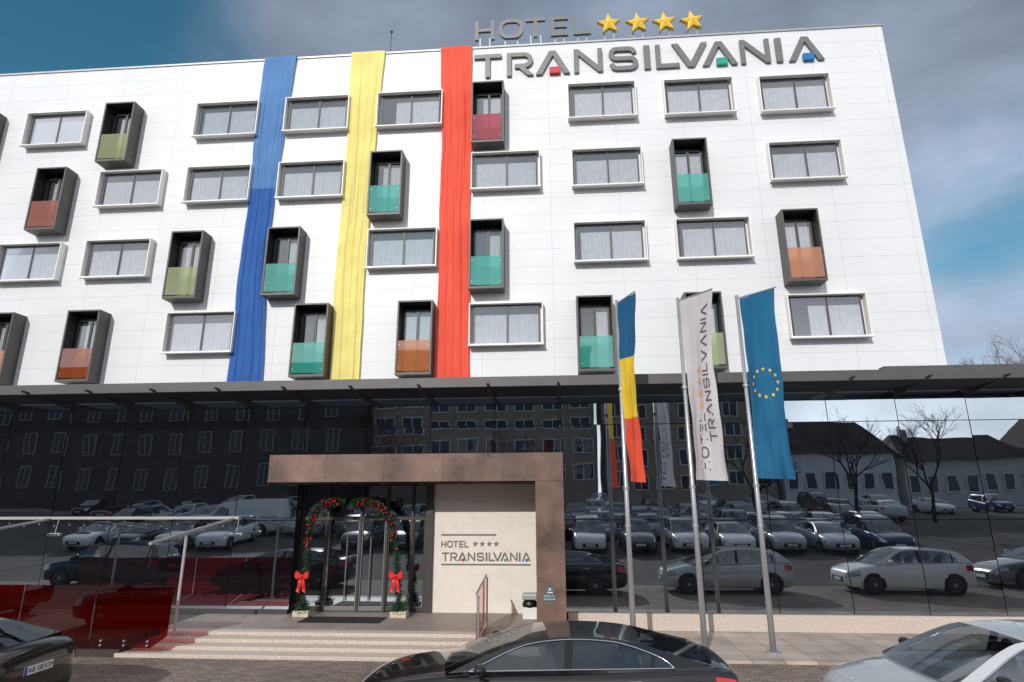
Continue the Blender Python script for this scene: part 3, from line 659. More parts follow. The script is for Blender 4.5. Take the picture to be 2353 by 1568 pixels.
def hoteltext(P, f, w, h):
    def put(ch, v0, k, u0, cap, m, nm='letter'):
        mb = MB()
        for g in glyph(ch)[1]:
            for q in g: mb.face([P(u0 - y * cap / w, v0 - x * k / h, .010) for x, y in q])
        mb.build(nm, m, f, fix=False)
    cap = .20; v = .95
    for ch in 'HOTEL':
        wg = glyph(ch)[0] * cap * 1.05; put(ch, v, cap * 1.05, .58, cap, ink); v -= (wg + .055) / h
    v -= .03
    for i in range(4):
        q = star2(.11); mb = MB(); mb.face([P(.47 - b / w, v - a / h, .010) for a, b in q]); mb.build('star', star_o, f, fix=False); v -= .27 / h
    v = .80
    for ch in 'TRANSILVANIA':
        wg = glyph(ch)[0] * cap * 1.08; put(ch, v, cap * 1.08, .85, cap, ink); v -= (wg + .05) / h
def eustars(P, f, w, h):
    for i in range(12):
        a = 2 * PI * i / 12; q = star2(.05); mb = MB()
        mb.face([P(.52 + (.31 * math.cos(a) + x) / w, .50 - (.31 * math.sin(a) + y) / h, .010) for x, y in q]); mb.build('star', star_f, f, fix=False)
flagset(1458, 696, (.30, -.78), 4.15, [fl_blue, fl_yel, fl_red], True, 'left flagpole, carrying the blue yellow and red flag', 'narrow hanging flag in blue, yellow and red bands', 0.4, none, .6)
flagset(1621, 694, (.56, -.75), 4.15, [fl_white], False, 'middle flagpole, carrying the white lettered flag', 'white vertical flag with grey lettering and orange stars', 2.1, hoteltext, .5)
flagset(1778, 692, (.60, -.68), 4.15, [fl_eu], False, 'right flagpole, carrying the blue flag with a star ring', 'blue vertical flag with a ring of twelve yellow stars', 4.0, eustars, .6)

# ------------------------------------------------------------------ cars
def cubic(T, x):
    if x <= T[0][0]: return T[0][1:]
    if x >= T[-1][0]: return T[-1][1:]
    for i in range(len(T) - 1):
        if x <= T[i + 1][0]:
            a, b = T[i], T[i + 1]; u = (x - a[0]) / (b[0] - a[0]); p0 = T[max(i - 1, 0)]; p3 = T[min(i + 2, len(T) - 1)]; out = []
            for k in range(1, len(a)):
                m1 = (b[k] - p0[k]) / max(1e-6, b[0] - p0[0]) * (b[0] - a[0]); m2 = (p3[k] - a[k]) / max(1e-6, p3[0] - a[0]) * (b[0] - a[0])
                out.append((2 * u ** 3 - 3 * u * u + 1) * a[k] + (u ** 3 - 2 * u * u + u) * m1 + (-2 * u ** 3 + 3 * u * u) * b[k] + (u ** 3 - u * u) * m2)
            return out
SEC = [(0, 0), (.80, 0), (.93, .05), (.975, .16), (.99, .32), (1.0, .48), (1.0, .62), (.985, .74), (.968, .84), (.94, .92), (.89, .975), (.80, 1.0), (.55, 1.02), (.28, 1.035), (0, 1.04)]
SPEC = {
 'sedan': dict(st=[(-2.43, .46, .84, .62), (-2.39, .32, .97, .76), (-2.25, .24, 1.05, .85), (-1.95, .2, 1.08, .895), (-1.4, .19, 1.06, .92), (-.5, .18, 1.015, .925), (.4, .18, .99, .92), (1.0, .18, .965, .91), (1.5, .19, .91, .895), (2.0, .2, .83, .86), (2.25, .22, .75, .79), (2.39, .28, .68, .68), (2.45, .38, .6, .52)],
   out=[(1.16, .975), (.82, 1.13), (.44, 1.27), (.14, 1.35), (-.35, 1.395), (-.85, 1.385), (-1.25, 1.325), (-1.62, 1.225), (-2.06, 1.11)],
   inn=[(.88, 1.01), (.66, 1.11), (.38, 1.235), (.10, 1.32), (-.35, 1.365), (-.85, 1.352), (-1.15, 1.295), (-1.48, 1.18), (-1.62, 1.075)], y0=.865, k=.70, wx=(1.48, -1.38), wr=.335, doors=(-.33, .76, -1.32)),
 'hatch': dict(st=[(-2.11, .48, .86, .68), (-2.07, .32, 1.0, .79), (-1.95, .24, 1.05, .85), (-1.4, .19, 1.04, .89), (-.5, .18, 1.0, .90), (.4, .18, .975, .90), (1.0, .18, .96, .89), (1.4, .19, .925, .88), (1.8, .2, .84, .83), (2.0, .22, .77, .76), (2.1, .3, .69, .64), (2.14, .4, .61, .5)],
   out=[(1.18, .985), (.88, 1.14), (.52, 1.32), (.2, 1.42), (-.4, 1.465), (-1.1, 1.44), (-1.6, 1.37), (-1.85, 1.2), (-2.03, 1.03)],
   inn=[(.92, 1.0), (.70, 1.12), (.42, 1.27), (.15, 1.365), (-.4, 1.41), (-1.0, 1.385), (-1.32, 1.31), (-1.5, 1.18), (-1.56, 1.05)], y0=.84, k=.50, wx=(1.32, -1.3), wr=.33, doors=(-.25, .80, -1.2)),
 'estate': dict(st=[(-2.33, .48, .9, .70), (-2.29, .32, 1.05, .82), (-2.15, .24, 1.1, .88), (-1.4, .2, 1.08, .92), (-.5, .2, 1.04, .92), (.4, .2, 1.02, .92), (1.0, .2, 1.01, .91), (1.5, .2, .98, .9), (1.95, .22, .9, .86), (2.2, .24, .82, .78), (2.3, .32, .74, .66), (2.34, .42, .64, .52)],
   out=[(1.2, 1.03), (.92, 1.2), (.58, 1.4), (.25, 1.54), (-.4, 1.62), (-1.3, 1.6), (-1.95, 1.53), (-2.12, 1.3), (-2.26, 1.08)],
   inn=[(.95, 1.05), (.75, 1.18), (.48, 1.36), (.2, 1.46), (-.4, 1.53), (-1.3, 1.51), (-1.75, 1.46), (-1.9, 1.28), (-1.95, 1.11)], y0=.86, k=.36, wx=(1.42, -1.4), wr=.36, doors=(-.2, .85, -1.3)),
 'van': dict(st=[(-2.73, .5, 1.0, .86), (-2.7, .34, 1.08, .94), (-2.5, .26, 1.1, .97), (-1, .24, 1.1, .98), (.5, .24, 1.1, .98), (1.5, .24, 1.1, .97), (2.1, .26, 1.06, .94), (2.5, .3, .98, .88), (2.65, .36, .86, .76), (2.7, .46, .7, .62)],
   out=[(2.15, 1.12), (1.9, 1.45), (1.65, 1.8), (1.42, 2.08), (.6, 2.3), (-1, 2.36), (-2.4, 2.33), (-2.62, 2.15), (-2.68, 1.12)],
   inn=[(1.85, 1.15), (1.68, 1.42), (1.5, 1.7), (1.36, 1.86), (1.15, 1.88), (.98, 1.87), (.9, 1.7), (.88, 1.4), (.88, 1.15)], y0=.95, k=.1, wx=(1.75, -1.75), wr=.34, doors=(.85, 1.5, -.9)),
}
def car_meshes(kind):
    s = SPEC[kind]; T = s['st']; D = {}
    def sec(x):
        zb, zt, hw = cubic(T, x); return zb, zt, hw
    def bp(x, j, side, off=0):
        zb, zt, hw = sec(x); i = min(int(j), len(SEC) - 2); u = j - i
        fy = SEC[i][0] + (SEC[i + 1][0] - SEC[i][0]) * u; fz = SEC[i][1] + (SEC[i + 1][1] - SEC[i][1]) * u
        return V3((x, side * (hw * fy + off), zb + (zt - zb) * fz))
    def jz(x, z):
        zb, zt, hw = sec(x); f = (z - zb) / (zt - zb)
        for i in range(2, len(SEC) - 1):
            if SEC[i][1] <= f <= SEC[i + 1][1]: return i + (f - SEC[i][1]) / (SEC[i + 1][1] - SEC[i][1])
        return len(SEC) - 2.0
    xs = [T[0][0] + (T[-1][0] - T[0][0]) * .5 * (1 - math.cos(PI * i / 46)) for i in range(47)]
    mb = MB(); n = len(SEC); J = [float(j) for j in range(n)]
    rows = [[bp(x, j, 1) for j in J] + [bp(x, j, -1) for j in J[::-1][1:]] for x in xs]
    mb.grid(rows); mb.face(rows[0]); mb.face(rows[-1])
    O, I = s['out'], s['inn']
    ysd = lambda z: s['y0'] - (z - .97) * s['k'] - max(0, z - O[3][1]) * .35
    CR = [-1, -.9, -.7, -.4, 0, .4, .7, .9, 1]
    def smooth(Pp, n=5):
        out = []
        for i in range(len(Pp) - 1):
            p0, p1, p2, p3 = [V3((*Pp[max(0, min(len(Pp) - 1, q))], 0)) for q in (i - 1, i, i + 1, i + 2)]
            for k in range(n):
                u = k / n; out.append(.5 * ((2 * p1) + (p2 - p0) * u + (2 * p0 - 5 * p1 + 4 * p2 - p3) * u * u + (3 * p1 - p0 - 3 * p2 + p3) * u ** 3))
        out.append(V3((*Pp[-1], 0))); return [(p.x, p.y) for p in out]
    nn = 5; Os, Is = smooth(O, nn), smooth(I, nn)
    def across(i0, i1):
        out = []
        for k in range(i0, i1 + 1):
            x, z = Os[k]; y = ysd(z); fr = k / (len(Os) - 1); row = []
            bul = .12 * max(0, 1 - fr * 3.4) - .10 * max(0, (fr - .66) / .34); crn = .016 * (1 - abs(fr - .45) * .8)
            for t in CR: row.append((x + bul * (1 - t * t), y * t, z + crn * (1 - t * t)))
            out.append(row)
        return out
    a, b = 3 * nn, 6 * nn
    mb.grid(across(a, b))
    for sd in (1, -1):
        mb.grid([[(x, sd * ysd(z), z) for x, z in Os], [(x, sd * (ysd(z) - .002), z) for x, z in Is]])
        Bx = [(Is[0][0] + (Is[-1][0] - Is[0][0]) * q / 14) for q in range(15)]
        Bz = [(Is[0][1] + (Is[-1][1] - Is[0][1]) * q / 14) for q in range(15)]
        mb.grid([[(x, sd * ysd(z), z) for x, z in zip(Bx, Bz)], [bp(x, 10, sd) - V3((0, 0, .01)) for x in Bx]])
        mb.grid([[(Os[0][0], sd * ysd(Os[0][1]), Os[0][1]), bp(Os[0][0] - .0, 10, sd)], [(Is[0][0], sd * ysd(Is[0][1]), Is[0][1]), bp(Is[0][0], 10, sd)]])
        mb.grid([[(Os[-1][0], sd * ysd(Os[-1][1]), Os[-1][1]), bp(Os[-1][0], 10, sd)], [(Is[-1][0], sd * ysd(Is[-1][1]), Is[-1][1]), bp(Is[-1][0], 10, sd)]])
    D['body'] = mb.mesh('body', PAINT['black'], smooth=True)
    me = D['body']
    if hasattr(me, 'set_sharp_from_angle'): me.set_sharp_from_angle(angle=R(38))
    g = MB(); g.grid(across(0, a)); D['windscreen'] = g.mesh('windscreen', car_glass, smooth=True)
    g = MB(); g.grid(across(b, len(Os) - 1))
    if kind == 'van': D['rear_panel'] = g.mesh('rear_panel', PAINT['black'], smooth=True)
    else: D['rear_window'] = g.mesh('rear_window', car_glass, smooth=True)
    for sd, nm in ((1, 'L'), (-1, 'R')):
        g = MB(); bot = [(Is[0][0] + (Is[-1][0] - Is[0][0]) * q / (len(Is) - 1), Is[0][1] + (Is[-1][1] - Is[0][1]) * q / (len(Is) - 1)) for q in range(len(Is))]
        g.grid([[(x, sd * (ysd(z) - .008), z) for x, z in Is], [(x, sd * (ysd(z) - .008), z) for x, z in bot]]); D['side_window' + nm] = g.mesh('side_window', car_glass)
        g = MB(); path = [(x, sd * (ysd(z) + .004), z) for x, z in Is] + [(x, sd * (ysd(z) + .004), z) for x, z in bot[::-1]]; g.tube(path, .011, 6, False); D['trim' + nm] = g.mesh('window_trim', chrome, smooth=True)
        dxs = [s['doors'][0]] + ([I[-2][0] + .12] if kind != 'van' else [])
        D['pillar' + nm] = []
        for x0 in dxs:
            g = MB()
            zt = max(z for x, z in Is if abs(x - x0) < .14) - .01; zb = Is[0][1] + (Is[-1][1] - Is[0][1]) * (Is[0][0] - x0) / (Is[0][0] - Is[-1][0]); w = .05 if x0 == dxs[0] else .02
            pts = [(x0 - w, zb), (x0 + w, zb), (x0 + w - .03, zt), (x0 - w - .03, zt)]; g.prism([(x, sd * (ysd(z) + .002), z) for x, z in pts], [(x, sd * (ysd(z) - .02), z) for x, z in pts])
            D['pillar' + nm].append(g.mesh('window_pillar', trim_b))
        g = MB(); mx_ = I[0][0] - .16; mz = I[0][1] + .07; g.ball((mx_, sd * (s['y0'] + .17), mz), .1, 14, 10, (.75, 1.15, .72)); g.tube([(mx_ + .02, sd * (s['y0'] - .01), mz - .06), (mx_ + .01, sd * (s['y0'] + .1), mz - .04)], .03, 8); D['mirror' + nm] = g.mesh('wing_mirror', PAINT['black'], smooth=True)
        D['seam' + nm] = []
        for x0 in s['doors']:
            g = MB(); js = [3 + (10.2 - 3) * q / 14 for q in range(15)]
            g.grid([[bp(x0 - .005, j, sd, .0025) for j in js], [bp(x0 + .005, j, sd, .0025) for j in js]])
            D['seam' + nm].append(g.mesh('door_seam', trim_b))
        for hi, x0 in enumerate((s['doors'][0] + .18, s['doors'][2] + .20)):
            g = MB(); j = jz(x0, sec(x0)[1] - .12); p0 = [bp(x0 + .11 * q, j, sd, .018) for q in (-1, -.6, 0, .6, 1)]; p0[0] = bp(x0 - .11, j, sd, -.005); p0[-1] = bp(x0 + .11, j, sd, -.005); g.tube(p0, .014, 8); D['handle%d%s' % (hi, nm)] = g.mesh('door_handle', chrome if kind == 'sedan' else PAINT['black'], smooth=True)
        def patch(x0, x1, z0f, z1f, m, nm2, off=.006):
            g = MB(); g.grid([[bp(x0 + (x1 - x0) * i / 8, jz(x0 + (x1 - x0) * i / 8, sec(x0 + (x1 - x0) * i / 8)[0] + (sec(x0 + (x1 - x0) * i / 8)[1] - sec(x0 + (x1 - x0) * i / 8)[0]) * (z0f + (z1f - z0f) * q / 4)), sd, off) for q in range(5)] for i in range(9)]); return g.mesh(nm2, m, smooth=True)
        xf, xre = T[-1][0], T[0][0]
        D['headlight' + nm] = patch(xf - .42, xf - .05, .62, .9, lamp_clear, 'headlight')
        D['tail_light' + nm] = patch(xre + .34, xre + .012, .68, .90, lamp_red, 'tail_light')
    g = MB(); g.box(xf - .06, xf + .004, -.42, .42, .36, .54); D['grille'] = g.mesh('grille', trim_b)
    g = MB(); g.box(xf + .004, xf + .016, -.26, .26, .40, .51); D['plate0'] = g.mesh('number_plate', plate_w)
    g = MB(); g.box(xre - .012, xre + .02, -.26, .26, .70, .82); D['plate1'] = g.mesh('number_plate', plate_w)
    g = MB(); zf = sec(0)[1] - .02
    g.box(I[-1][0] + .02, I[0][0] - .05, -s['y0'] + .1, s['y0'] - .1, zf - .25, zf - .0)
    for x in (.05, -.95) if kind != 'van' else (1.2,):
        for y in (-.36, .36):
            g.ball((x - .18, y, zf + .04), .22, 12, 8, (.42, .95, 1.0)); g.ball((x - .26, y, zf + .22), .1, 10, 8, (.5, 1.1, .8))
    D['interior'] = g.mesh('interior', cabin, smooth=True)
    r = s['wr']; hw = sec(0)[2]
    prof = [(r * .62, -.11), (r * .93, -.115), (r, -.09), (r, .09), (r * .93, .115), (r * .62, .11)]; g = MB(); N_ = 28
    g.grid([[(q * math.cos(2 * PI * k / N_), y, q * math.sin(2 * PI * k / N_)) for q, y in prof] for k in range(N_ + 1)]); D['tyre'] = g.mesh('wheel', rubber, smooth=True)
    g = MB()
    g.grid([[(q * math.cos(2 * PI * k / N_), y, q * math.sin(2 * PI * k / N_)) for q, y in ((r * .66, .10), (r * .60, .112), (r * .54, .07))] for k in range(N_ + 1)])
    for k in range(5):
        a_ = 2 * PI * k / 5
        for da in (-.16, .16):
            c1 = V3((math.cos(a_ + da * .5), 0, math.sin(a_ + da * .5))); c2 = V3((math.cos(a_ + da), 0, math.sin(a_ + da)))
            g.tube([c1 * (r * .08) + V3((0, .09, 0)), c2 * (r * .6) + V3((0, .085, 0))], r * .055, 6)
    g.tube([(0, .05, 0), (0, .105, 0)], r * .16, 12); D['rim'] = g.mesh('rim', steel)
    g = MB(); g.tube([(0, -.2, 0), (0, 0, 0)], r * 1.12, 28); D['arch'] = g.mesh('wheel_arch', trim_b)
    D['_wx'] = s['wx']; D['_hw'] = hw; D['_r'] = r; D['_sec'] = sec
    return D
CM = {k: car_meshes(k) for k in SPEC}
def setm(o, m): o.material_slots[0].link = 'OBJECT'; o.material_slots[0].material = m
def place_car(kind, colour, x, y, rz, label, group, detail=True, cat='car', sc=(1, 1, 1)):
    D = CM[kind]; pitch = 0
    if y < 5: pitch = math.atan(.055) * math.sin(rz)
    r = thing('parked_van' if kind == 'van' else 'parked_car', label, cat, (x, y, gz(y) + .005), group); r.rotation_euler = (0, pitch, rz); r.scale = sc; pm = PAINT[colour]
    b = inst('body', D['body'], r); setm(b, pm)
    inst('windscreen', D['windscreen'], r)
    if 'rear_panel' in D: q = inst('rear_panel', D['rear_panel'], r); setm(q, pm)
    else: inst('rear_window', D['rear_window'], r)
    for nm in 'LR':
        w = inst('side_window', D['side_window' + nm], r)
        for pq in D['pillar' + nm]: inst('window_pillar', pq, w)
        if detail:
            inst('window_trim', D['trim' + nm], w)
            for h in (0, 1):
                q = inst('door_handle', D['handle%d%s' % (h, nm)], r)
                if kind != 'sedan': setm(q, pm)
            for sq in D['seam' + nm]: inst('door_seam', sq, r)
        q = inst('wing_mirror', D['mirror' + nm], r); setm(q, pm if colour != 'silver' or not detail else PAINT['black'])
        inst('headlight', D['headlight' + nm], r); inst('tail_light', D['tail_light' + nm], r)
    inst('grille', D['grille'], r); inst('number_plate', D['plate0'], r); pl = inst('number_plate', D['plate1'], r)
    inst('interior', D['interior'], r)
    for wx in D['_wx']:
        for sd in (1, -1):
            hw = D['_sec'](wx)[2]; w = inst('wheel', D['tyre'], r, (wx, sd * (hw - .10), D['_r'])); w.rotation_euler = (0, 0, 0 if sd > 0 else PI)
            inst('rim', D['rim'], w); q = inst('wheel_arch', D['arch'], r, (wx, sd * (hw + .004), D['_r'] + .02)); q.rotation_euler = (0, 0, 0 if sd > 0 else PI)
    return r, pl
G1 = 'cars parked in front of the hotel'
p = at(1246, 1520, 9.35); place_car('sedan', 'black', p.x, 9.35, PI, 'black saloon with chrome window trim parked in front of the entrance ramp', G1, sc=(1.05, 1, .955))
p = at(1925, 1556, 9.0); place_car('hatch', 'silver', p.x + 2.2, 9.0, PI, 'silver hatchback cut off by the right edge, in front of the flagpoles', G1, sc=(1.03, 1, 1))
p = at(88, 1538, 9.3); r, pl = place_car('sedan', 'black', p.x - 2.43, 9.3, PI, 'dark car at the bottom left corner showing its rear number plate', G1, sc=(1, 1, .96))
XLC = p.x
for tx_, yy_ in (('AB', .135), ('58', -.005), ('DOM', -.155)):
    o = inst('plate_lettering', text_mesh(tx_, .105, ink_black), pl, (-2.446, yy_, .757)); o.rotation_euler = (PI / 2, 0, -PI / 2)
mb = MB().box(-2.4465, -2.443, .215, .258, .702, .818); inst('plate_band', mb.mesh('plate_band', plate_blue), pl)
GR = 'cars reflected in the dark glass'
p = at(1925, 1556, 9.0)
place_car('hatch', 'white', p.x + 8.3, 8.8, PI, 'white hatchback reflected in the glass to the right of the silver one', GR, False)
place_car('sedan', 'grey', p.x + 14.2, 7.6, PI, 'grey saloon reflected at the right end of the dark glass', GR, False)
place_car('estate', 'black', XLC - 9.5, 8.6, PI, 'black estate reflected in the glass behind the awning post', GR, False)
place_car('van', 'white', -21, -8.6, PI, 'white panel van reflected side on in the left part of the glass', GR, False, 'van')
ordn = ['first', 'second', 'third', 'fourth', 'fifth', 'sixth', 'seventh', 'eighth', 'ninth', 'tenth', 'eleventh', 'twelfth', 'thirteenth', 'fourteenth', 'fifteenth', 'sixteenth', 'seventeenth', 'eighteenth']
rowsn = ['nearest', 'second', 'third', 'fourth', 'farthest']
rg = random.Random(5)
for ri, (yy, x0, n, sp) in enumerate(((-3.6, -27, 18, 2.6), (-9.4, -16.5, 14, 2.75), (-15.5, -34, 18, 3.2), (-21.5, -40, 18, 3.9), (-29, -48, 18, 5.2))):
    for i in range(n):
        x = x0 + i * sp + rg.uniform(-.15, .15)
        k = rg.choice(['hatch', 'estate', 'sedan', 'hatch', 'estate']); c = rg.choice(['white', 'silver', 'grey', 'black', 'silver', 'blue', 'white', 'dark red', 'white', 'silver'])
        if ri == 0 and (abs(x) < 1.2 or -16.8 < x < -13.6): continue
        nm = {'hatch': 'hatchback', 'estate': 'estate car', 'sedan': 'saloon', 'van': 'panel van'}[k]
        place_car(k, c, x, yy, PI / 2 if (ri % 2 == 0) else -PI / 2, '%s %s reflected in the glass, %s from left in the %s row' % (c, nm, ordn[i], rowsn[ri]), GR, False, 'car')

# ------------------------------------------------------------------ trees
def tree(seed, h, loc, m1, m2, lab, group=None, levels=6, spread=.55):
    rg = random.Random(seed); t = thing('bare_tree', lab, 'tree', loc, group); tr, cr = MB(), MB()
    def grow(p, d, l, r, lv):
        n = 3; pts = [p]; dd = d.copy()
        for i in range(n):
            dd = (dd + V3((rg.gauss(0, .1), rg.gauss(0, .1), rg.gauss(0, .06) + .03))).normalized(); pts.append(pts[-1] + dd * (l / n))
        (tr if lv <= 1 else cr).tube(pts, [r, r * .88, r * .76, r * .62], 6 if lv < 3 else 3, False)
        if lv >= levels: return
        for k in range(3):
            q = pts[rg.choice((2, 3, 3))]; ax = V3((rg.gauss(0, 1), rg.gauss(0, 1), rg.gauss(0, .5))); nd = (dd + ax.normalized() * spread * (1.0 + .3 * rg.random())).normalized()
            grow(q, nd, l * rg.uniform(.6, .82), r * .58, lv + 1)
    grow(V3(loc), V3((0, 0, 1)), h * .3, h * .018, 0)
    tr.build('trunk', m1, t, fix=False); cr.build('crown', m2, t, fix=False)
p = at(2345, 800, 44)
tree(4, 15.5, (p.x + 1.6, 44, 0), bark, twig_m, 'bare reddish tree rising behind the low roof at the far right', None, 7)
G2 = 'bare trees reflected in the dark glass'
for i, (x, y, h) in enumerate(((14, -13, 9), (21, -14, 9.5), (30, -20, 10), (-3, -30, 10), (-17, -20, 11))):
    tree(20 + i, h, (x, y, gz(y)), bark2, bark2, ('bare tree reflected in the glass just right of the flags', 'bare tree reflected in the glass, second right of the flags', 'bare tree reflected at the right end of the glass', 'bare tree reflected above the entrance portal', 'bare tree reflected in the glass at the left end')[i], G2, 6)

# ------------------------------------------------------------------ buildings behind the camera, mirrored in the glass
def block(lab, x0, x1, y, h, m, nc, nr, z0, depth=12, ww=.27):
    b = thing('town_building', lab, 'building', ((x0 + x1) / 2, y, 0), 'buildings across the square reflected in the glass')
    MB().box(x0, x1, y - depth, y, 0, h).build('wall', m, b); MB().box(x0 - .3, x1 + .3, y - depth, y + .35, h + .002, h + .4).build('cornice', b_brown if m is b_brown else b_cream, b)
    sw = (x1 - x0) / nc; sh = (h - z0) / nr
    me = MB(); me.box(-sw * ww, sw * ww, -.02, .05, -sh * .28, sh * .28); me = me.mesh('window', bwin)
    mf = MB(); board_frame(mf, sw * (2 * ww + .08), sh * .64, .12, .0, .12); mf.box(-.05, .05, .051, .12, -sh * .28, sh * .28); mf = mf.mesh('window_frame', b_white if m is not b_brown else b_beige)
    for i in range(nc):
        for j in range(nr):
            w = inst('window', me, b, (x0 + sw * (i + .5) - b.location.x, .06, z0 + sh * (j + .5))); inst('window_frame', mf, w)
block('dark brown office block reflected at the left of the glass', -75, -26, -42, 21, b_brown, 12, 4, 4, ww=.16)
block('beige office block with wide windows reflected behind the entrance', -25, 5, -48, 24, b_beige, 8, 6, 5, ww=.33)
block('tan office block reflected behind the flagpoles', 6, 27, -46, 19, b_beige, 7, 5, 4, ww=.3)
def house(lab, x0, x1, y, h, hr_, m, nc):
    b = thing('town_house', lab, 'house', ((x0 + x1) / 2, y, 0), 'old houses across the square reflected in the glass')
    MB().box(x0, x1, y - 10, y, 0, h).build('wall', m, b)
    a = [(x0 - .4, y + .5, h + .01), (x0 - .4, y - 10.5, h + .01), (x0 + 1.5, y - 5, h + hr_)]; c = [(x1 + .4, y + .5, h + .01), (x1 + .4, y - 10.5, h + .01), (x1 - 1.5, y - 5, h + hr_)]
    rf = MB().prism(a, c).build('roof', tile_m, b); MB().box(x0 + 2.5, x0 + 3.3, y - 4.6, y - 3.9, h + hr_ * .5, h + hr_ + 1).build('chimney', b_cream, rf)
    sw = (x1 - x0) / nc; me = MB().box(-.55, .55, -.02, .05, -1.0, 1.0).mesh('window', bwin); mf = MB(); board_frame(mf, 1.4, 2.3, .14, 0, .12); mf = mf.mesh('window_frame', b_white)
    for i in range(nc):
        w = inst('window', me, b, (x0 + sw * (i + .5) - b.location.x, .06, gz(y) + 2.9)); inst('window_frame', mf, w)
house('cream town house with steep tiled roof reflected right of the flags', 28, 41, -46, 8.2, 4.6, b_white, 6)
house('cream town house with low tiled roof reflected near the right edge', 42, 58, -46, 7.8, 3.2, b_cream, 7)
house('pale town house with tiled roof reflected at the far right', 59, 76, -44, 9, 5.0, b_white, 7)

# ------------------------------------------------------------------ light and sky
EL, AZ = R(26), R(17)
to_sun = V3((-math.sin(AZ) * math.cos(EL), -math.cos(AZ) * math.cos(EL), math.sin(EL)))
sun = bpy.data.lights.new('sun', 'SUN'); sun.energy = 2.85; sun.angle = R(.5); sun.color = (1, .965, .92)
so = bpy.data.objects.new('sun', sun); C.objects.link(so); so.location = (-20, -40, 60); so.rotation_euler = (-to_sun).to_track_quat('-Z', 'Y').to_euler()
w = bpy.data.worlds.new('World'); S.world = w; w.use_nodes = True; N = w.node_tree.nodes; L = w.node_tree.links; bg = N['Background']
sky = N.new('ShaderNodeTexSky'); sky.sky_type = 'NISHITA'; sky.sun_disc = False; sky.sun_elevation = EL; sky.sun_rotation = math.atan2(to_sun.x, to_sun.y); sky.altitude = 300; sky.air_density = 1.0; sky.dust_density = .4; sky.ozone_density = 2.0
tc = N.new('ShaderNodeTexCoord')
nz = N.new('ShaderNodeTexNoise'); nz.inputs['Scale'].default_value = 2.2; nz.inputs['Detail'].default_value = 9; nz.inputs['Roughness'].default_value = .55; nz.inputs['Distortion'].default_value = .35
mp = N.new('ShaderNodeMapping'); mp.inputs['Scale'].default_value = (1, 1, 2.2); mp.inputs['Location'].default_value = (1.3, .4, .2); L.new(tc.outputs['Generated'], mp.inputs[0]); L.new(mp.outputs[0], nz.inputs['Vector'])
def spot(px_, py_, c0, c1):
    d = ray(px_, py_).normalized(); dt = N.new('ShaderNodeVectorMath'); dt.operation = 'DOT_PRODUCT'; dt.inputs[1].default_value = d; L.new(tc.outputs['Generated'], dt.inputs[0])
    m = N.new('ShaderNodeMapRange'); m.interpolation_type = 'SMOOTHSTEP'; m.inputs['From Min'].default_value = c0; m.inputs['From Max'].default_value = c1; L.new(dt.outputs['Value'], m.inputs['Value']); return m.outputs['Result']
def math_(op, a, b):
    m = N.new('ShaderNodeMath'); m.operation = op
    for i, v in enumerate((a, b)):
        if isinstance(v, (int, float)): m.inputs[i].default_value = v
        else: L.new(v, m.inputs[i])
    return m.outputs[0]
s1 = spot(-60, 60, .915, .985); s2 = spot(2330, 430, .980, .999); s3 = spot(2420, 700, .93, .999)
base = math_('ADD', nz.outputs['Fac'], .17); base = math_('SUBTRACT', base, math_('MULTIPLY', s1, .46)); base = math_('SUBTRACT', base, math_('MULTIPLY', s2, .13))
cr = N.new('ShaderNodeMapRange'); cr.interpolation_type = 'SMOOTHSTEP'; cr.inputs['From Min'].default_value = .30; cr.inputs['From Max'].default_value = .72; L.new(base, cr.inputs['Value'])
sp = N.new('ShaderNodeSeparateXYZ'); L.new(tc.outputs['Generated'], sp.inputs[0])
sth = N.new('ShaderNodeMapRange'); sth.inputs['From Min'].default_value = .5; sth.inputs['From Max'].default_value = -.8; sth.inputs['To Min'].default_value = 0; sth.inputs['To Max'].default_value = 1; L.new(sp.outputs['Y'], sth.inputs['Value'])
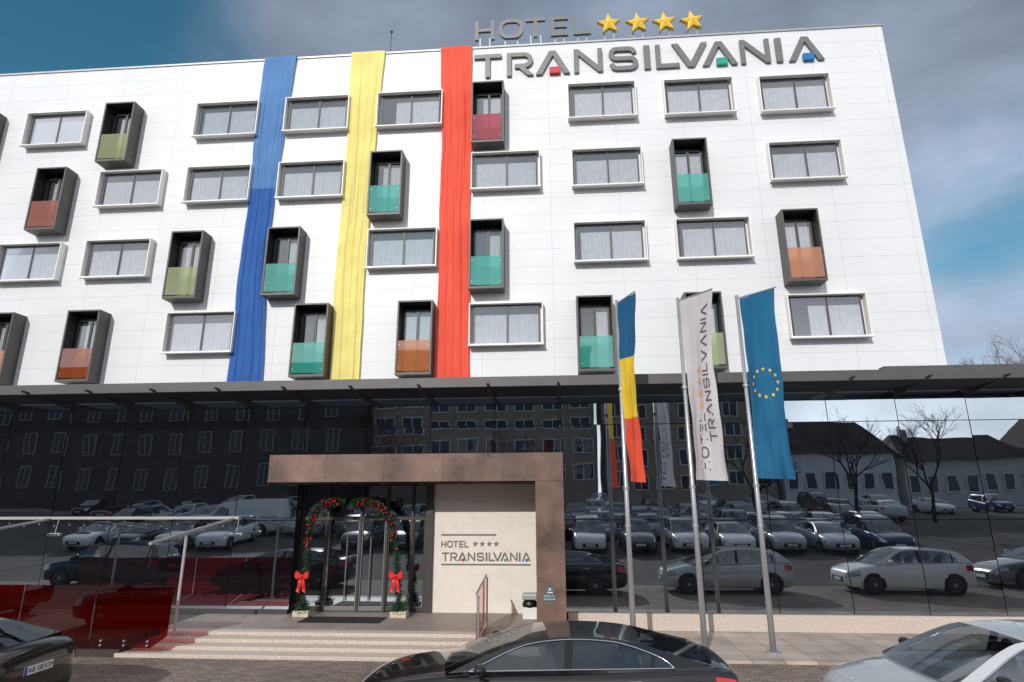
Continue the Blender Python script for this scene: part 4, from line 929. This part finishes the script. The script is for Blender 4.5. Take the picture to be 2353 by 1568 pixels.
cc = N.new('ShaderNodeMix'); cc.data_type = 'RGBA'; cc.inputs['A'].default_value = (2.35, 2.8, 3.65, 1); cc.inputs['B'].default_value = (7.4, 7.7, 8.2, 1); L.new(sth.outputs['Result'], cc.inputs['Factor'])
n2 = N.new('ShaderNodeTexNoise'); n2.inputs['Scale'].default_value = 4.5; n2.inputs['Detail'].default_value = 7; L.new(mp.outputs[0], n2.inputs['Vector'])
mv = N.new('ShaderNodeMapRange'); mv.inputs['From Min'].default_value = .3; mv.inputs['From Max'].default_value = .7; mv.inputs['To Min'].default_value = .78; mv.inputs['To Max'].default_value = 1.35; L.new(n2.outputs['Fac'], mv.inputs['Value'])
br = math_('MULTIPLY', mv.outputs['Result'], math_('ADD', 1.0, math_('MULTIPLY', s3, .8)))
# bright haze low in the sunward sky
lo = N.new('ShaderNodeMapRange'); lo.interpolation_type = 'SMOOTHSTEP'; lo.inputs['From Min'].default_value = .34; lo.inputs['From Max'].default_value = .08; L.new(sp.outputs['Z'], lo.inputs['Value'])
br = math_('MULTIPLY', br, math_('ADD', 1.0, math_('MULTIPLY', math_('MULTIPLY', lo.outputs['Result'], sth.outputs['Result']), 1.2)))
cm = N.new('ShaderNodeMix'); cm.data_type = 'RGBA'; cm.blend_type = 'MULTIPLY'; cm.inputs['Factor'].default_value = 1; L.new(cc.outputs['Result'], cm.inputs['A']); L.new(br, cm.inputs['B'])
tint = N.new('ShaderNodeMix'); tint.data_type = 'RGBA'; tint.blend_type = 'MULTIPLY'; tint.inputs['Factor'].default_value = 1; tint.inputs['B'].default_value = (.5, 1.12, 1.06, 1); L.new(sky.outputs[0], tint.inputs['A'])
mx = N.new('ShaderNodeMix'); mx.data_type = 'RGBA'; L.new(cr.outputs['Result'], mx.inputs['Factor']); L.new(tint.outputs['Result'], mx.inputs['A']); L.new(cm.outputs['Result'], mx.inputs['B']); L.new(mx.outputs['Result'], bg.inputs['Color'])
bg.inputs['Strength'].default_value = .1
S.view_settings.view_transform = 'Standard'; S.view_settings.look = 'None'; S.view_settings.exposure = 0
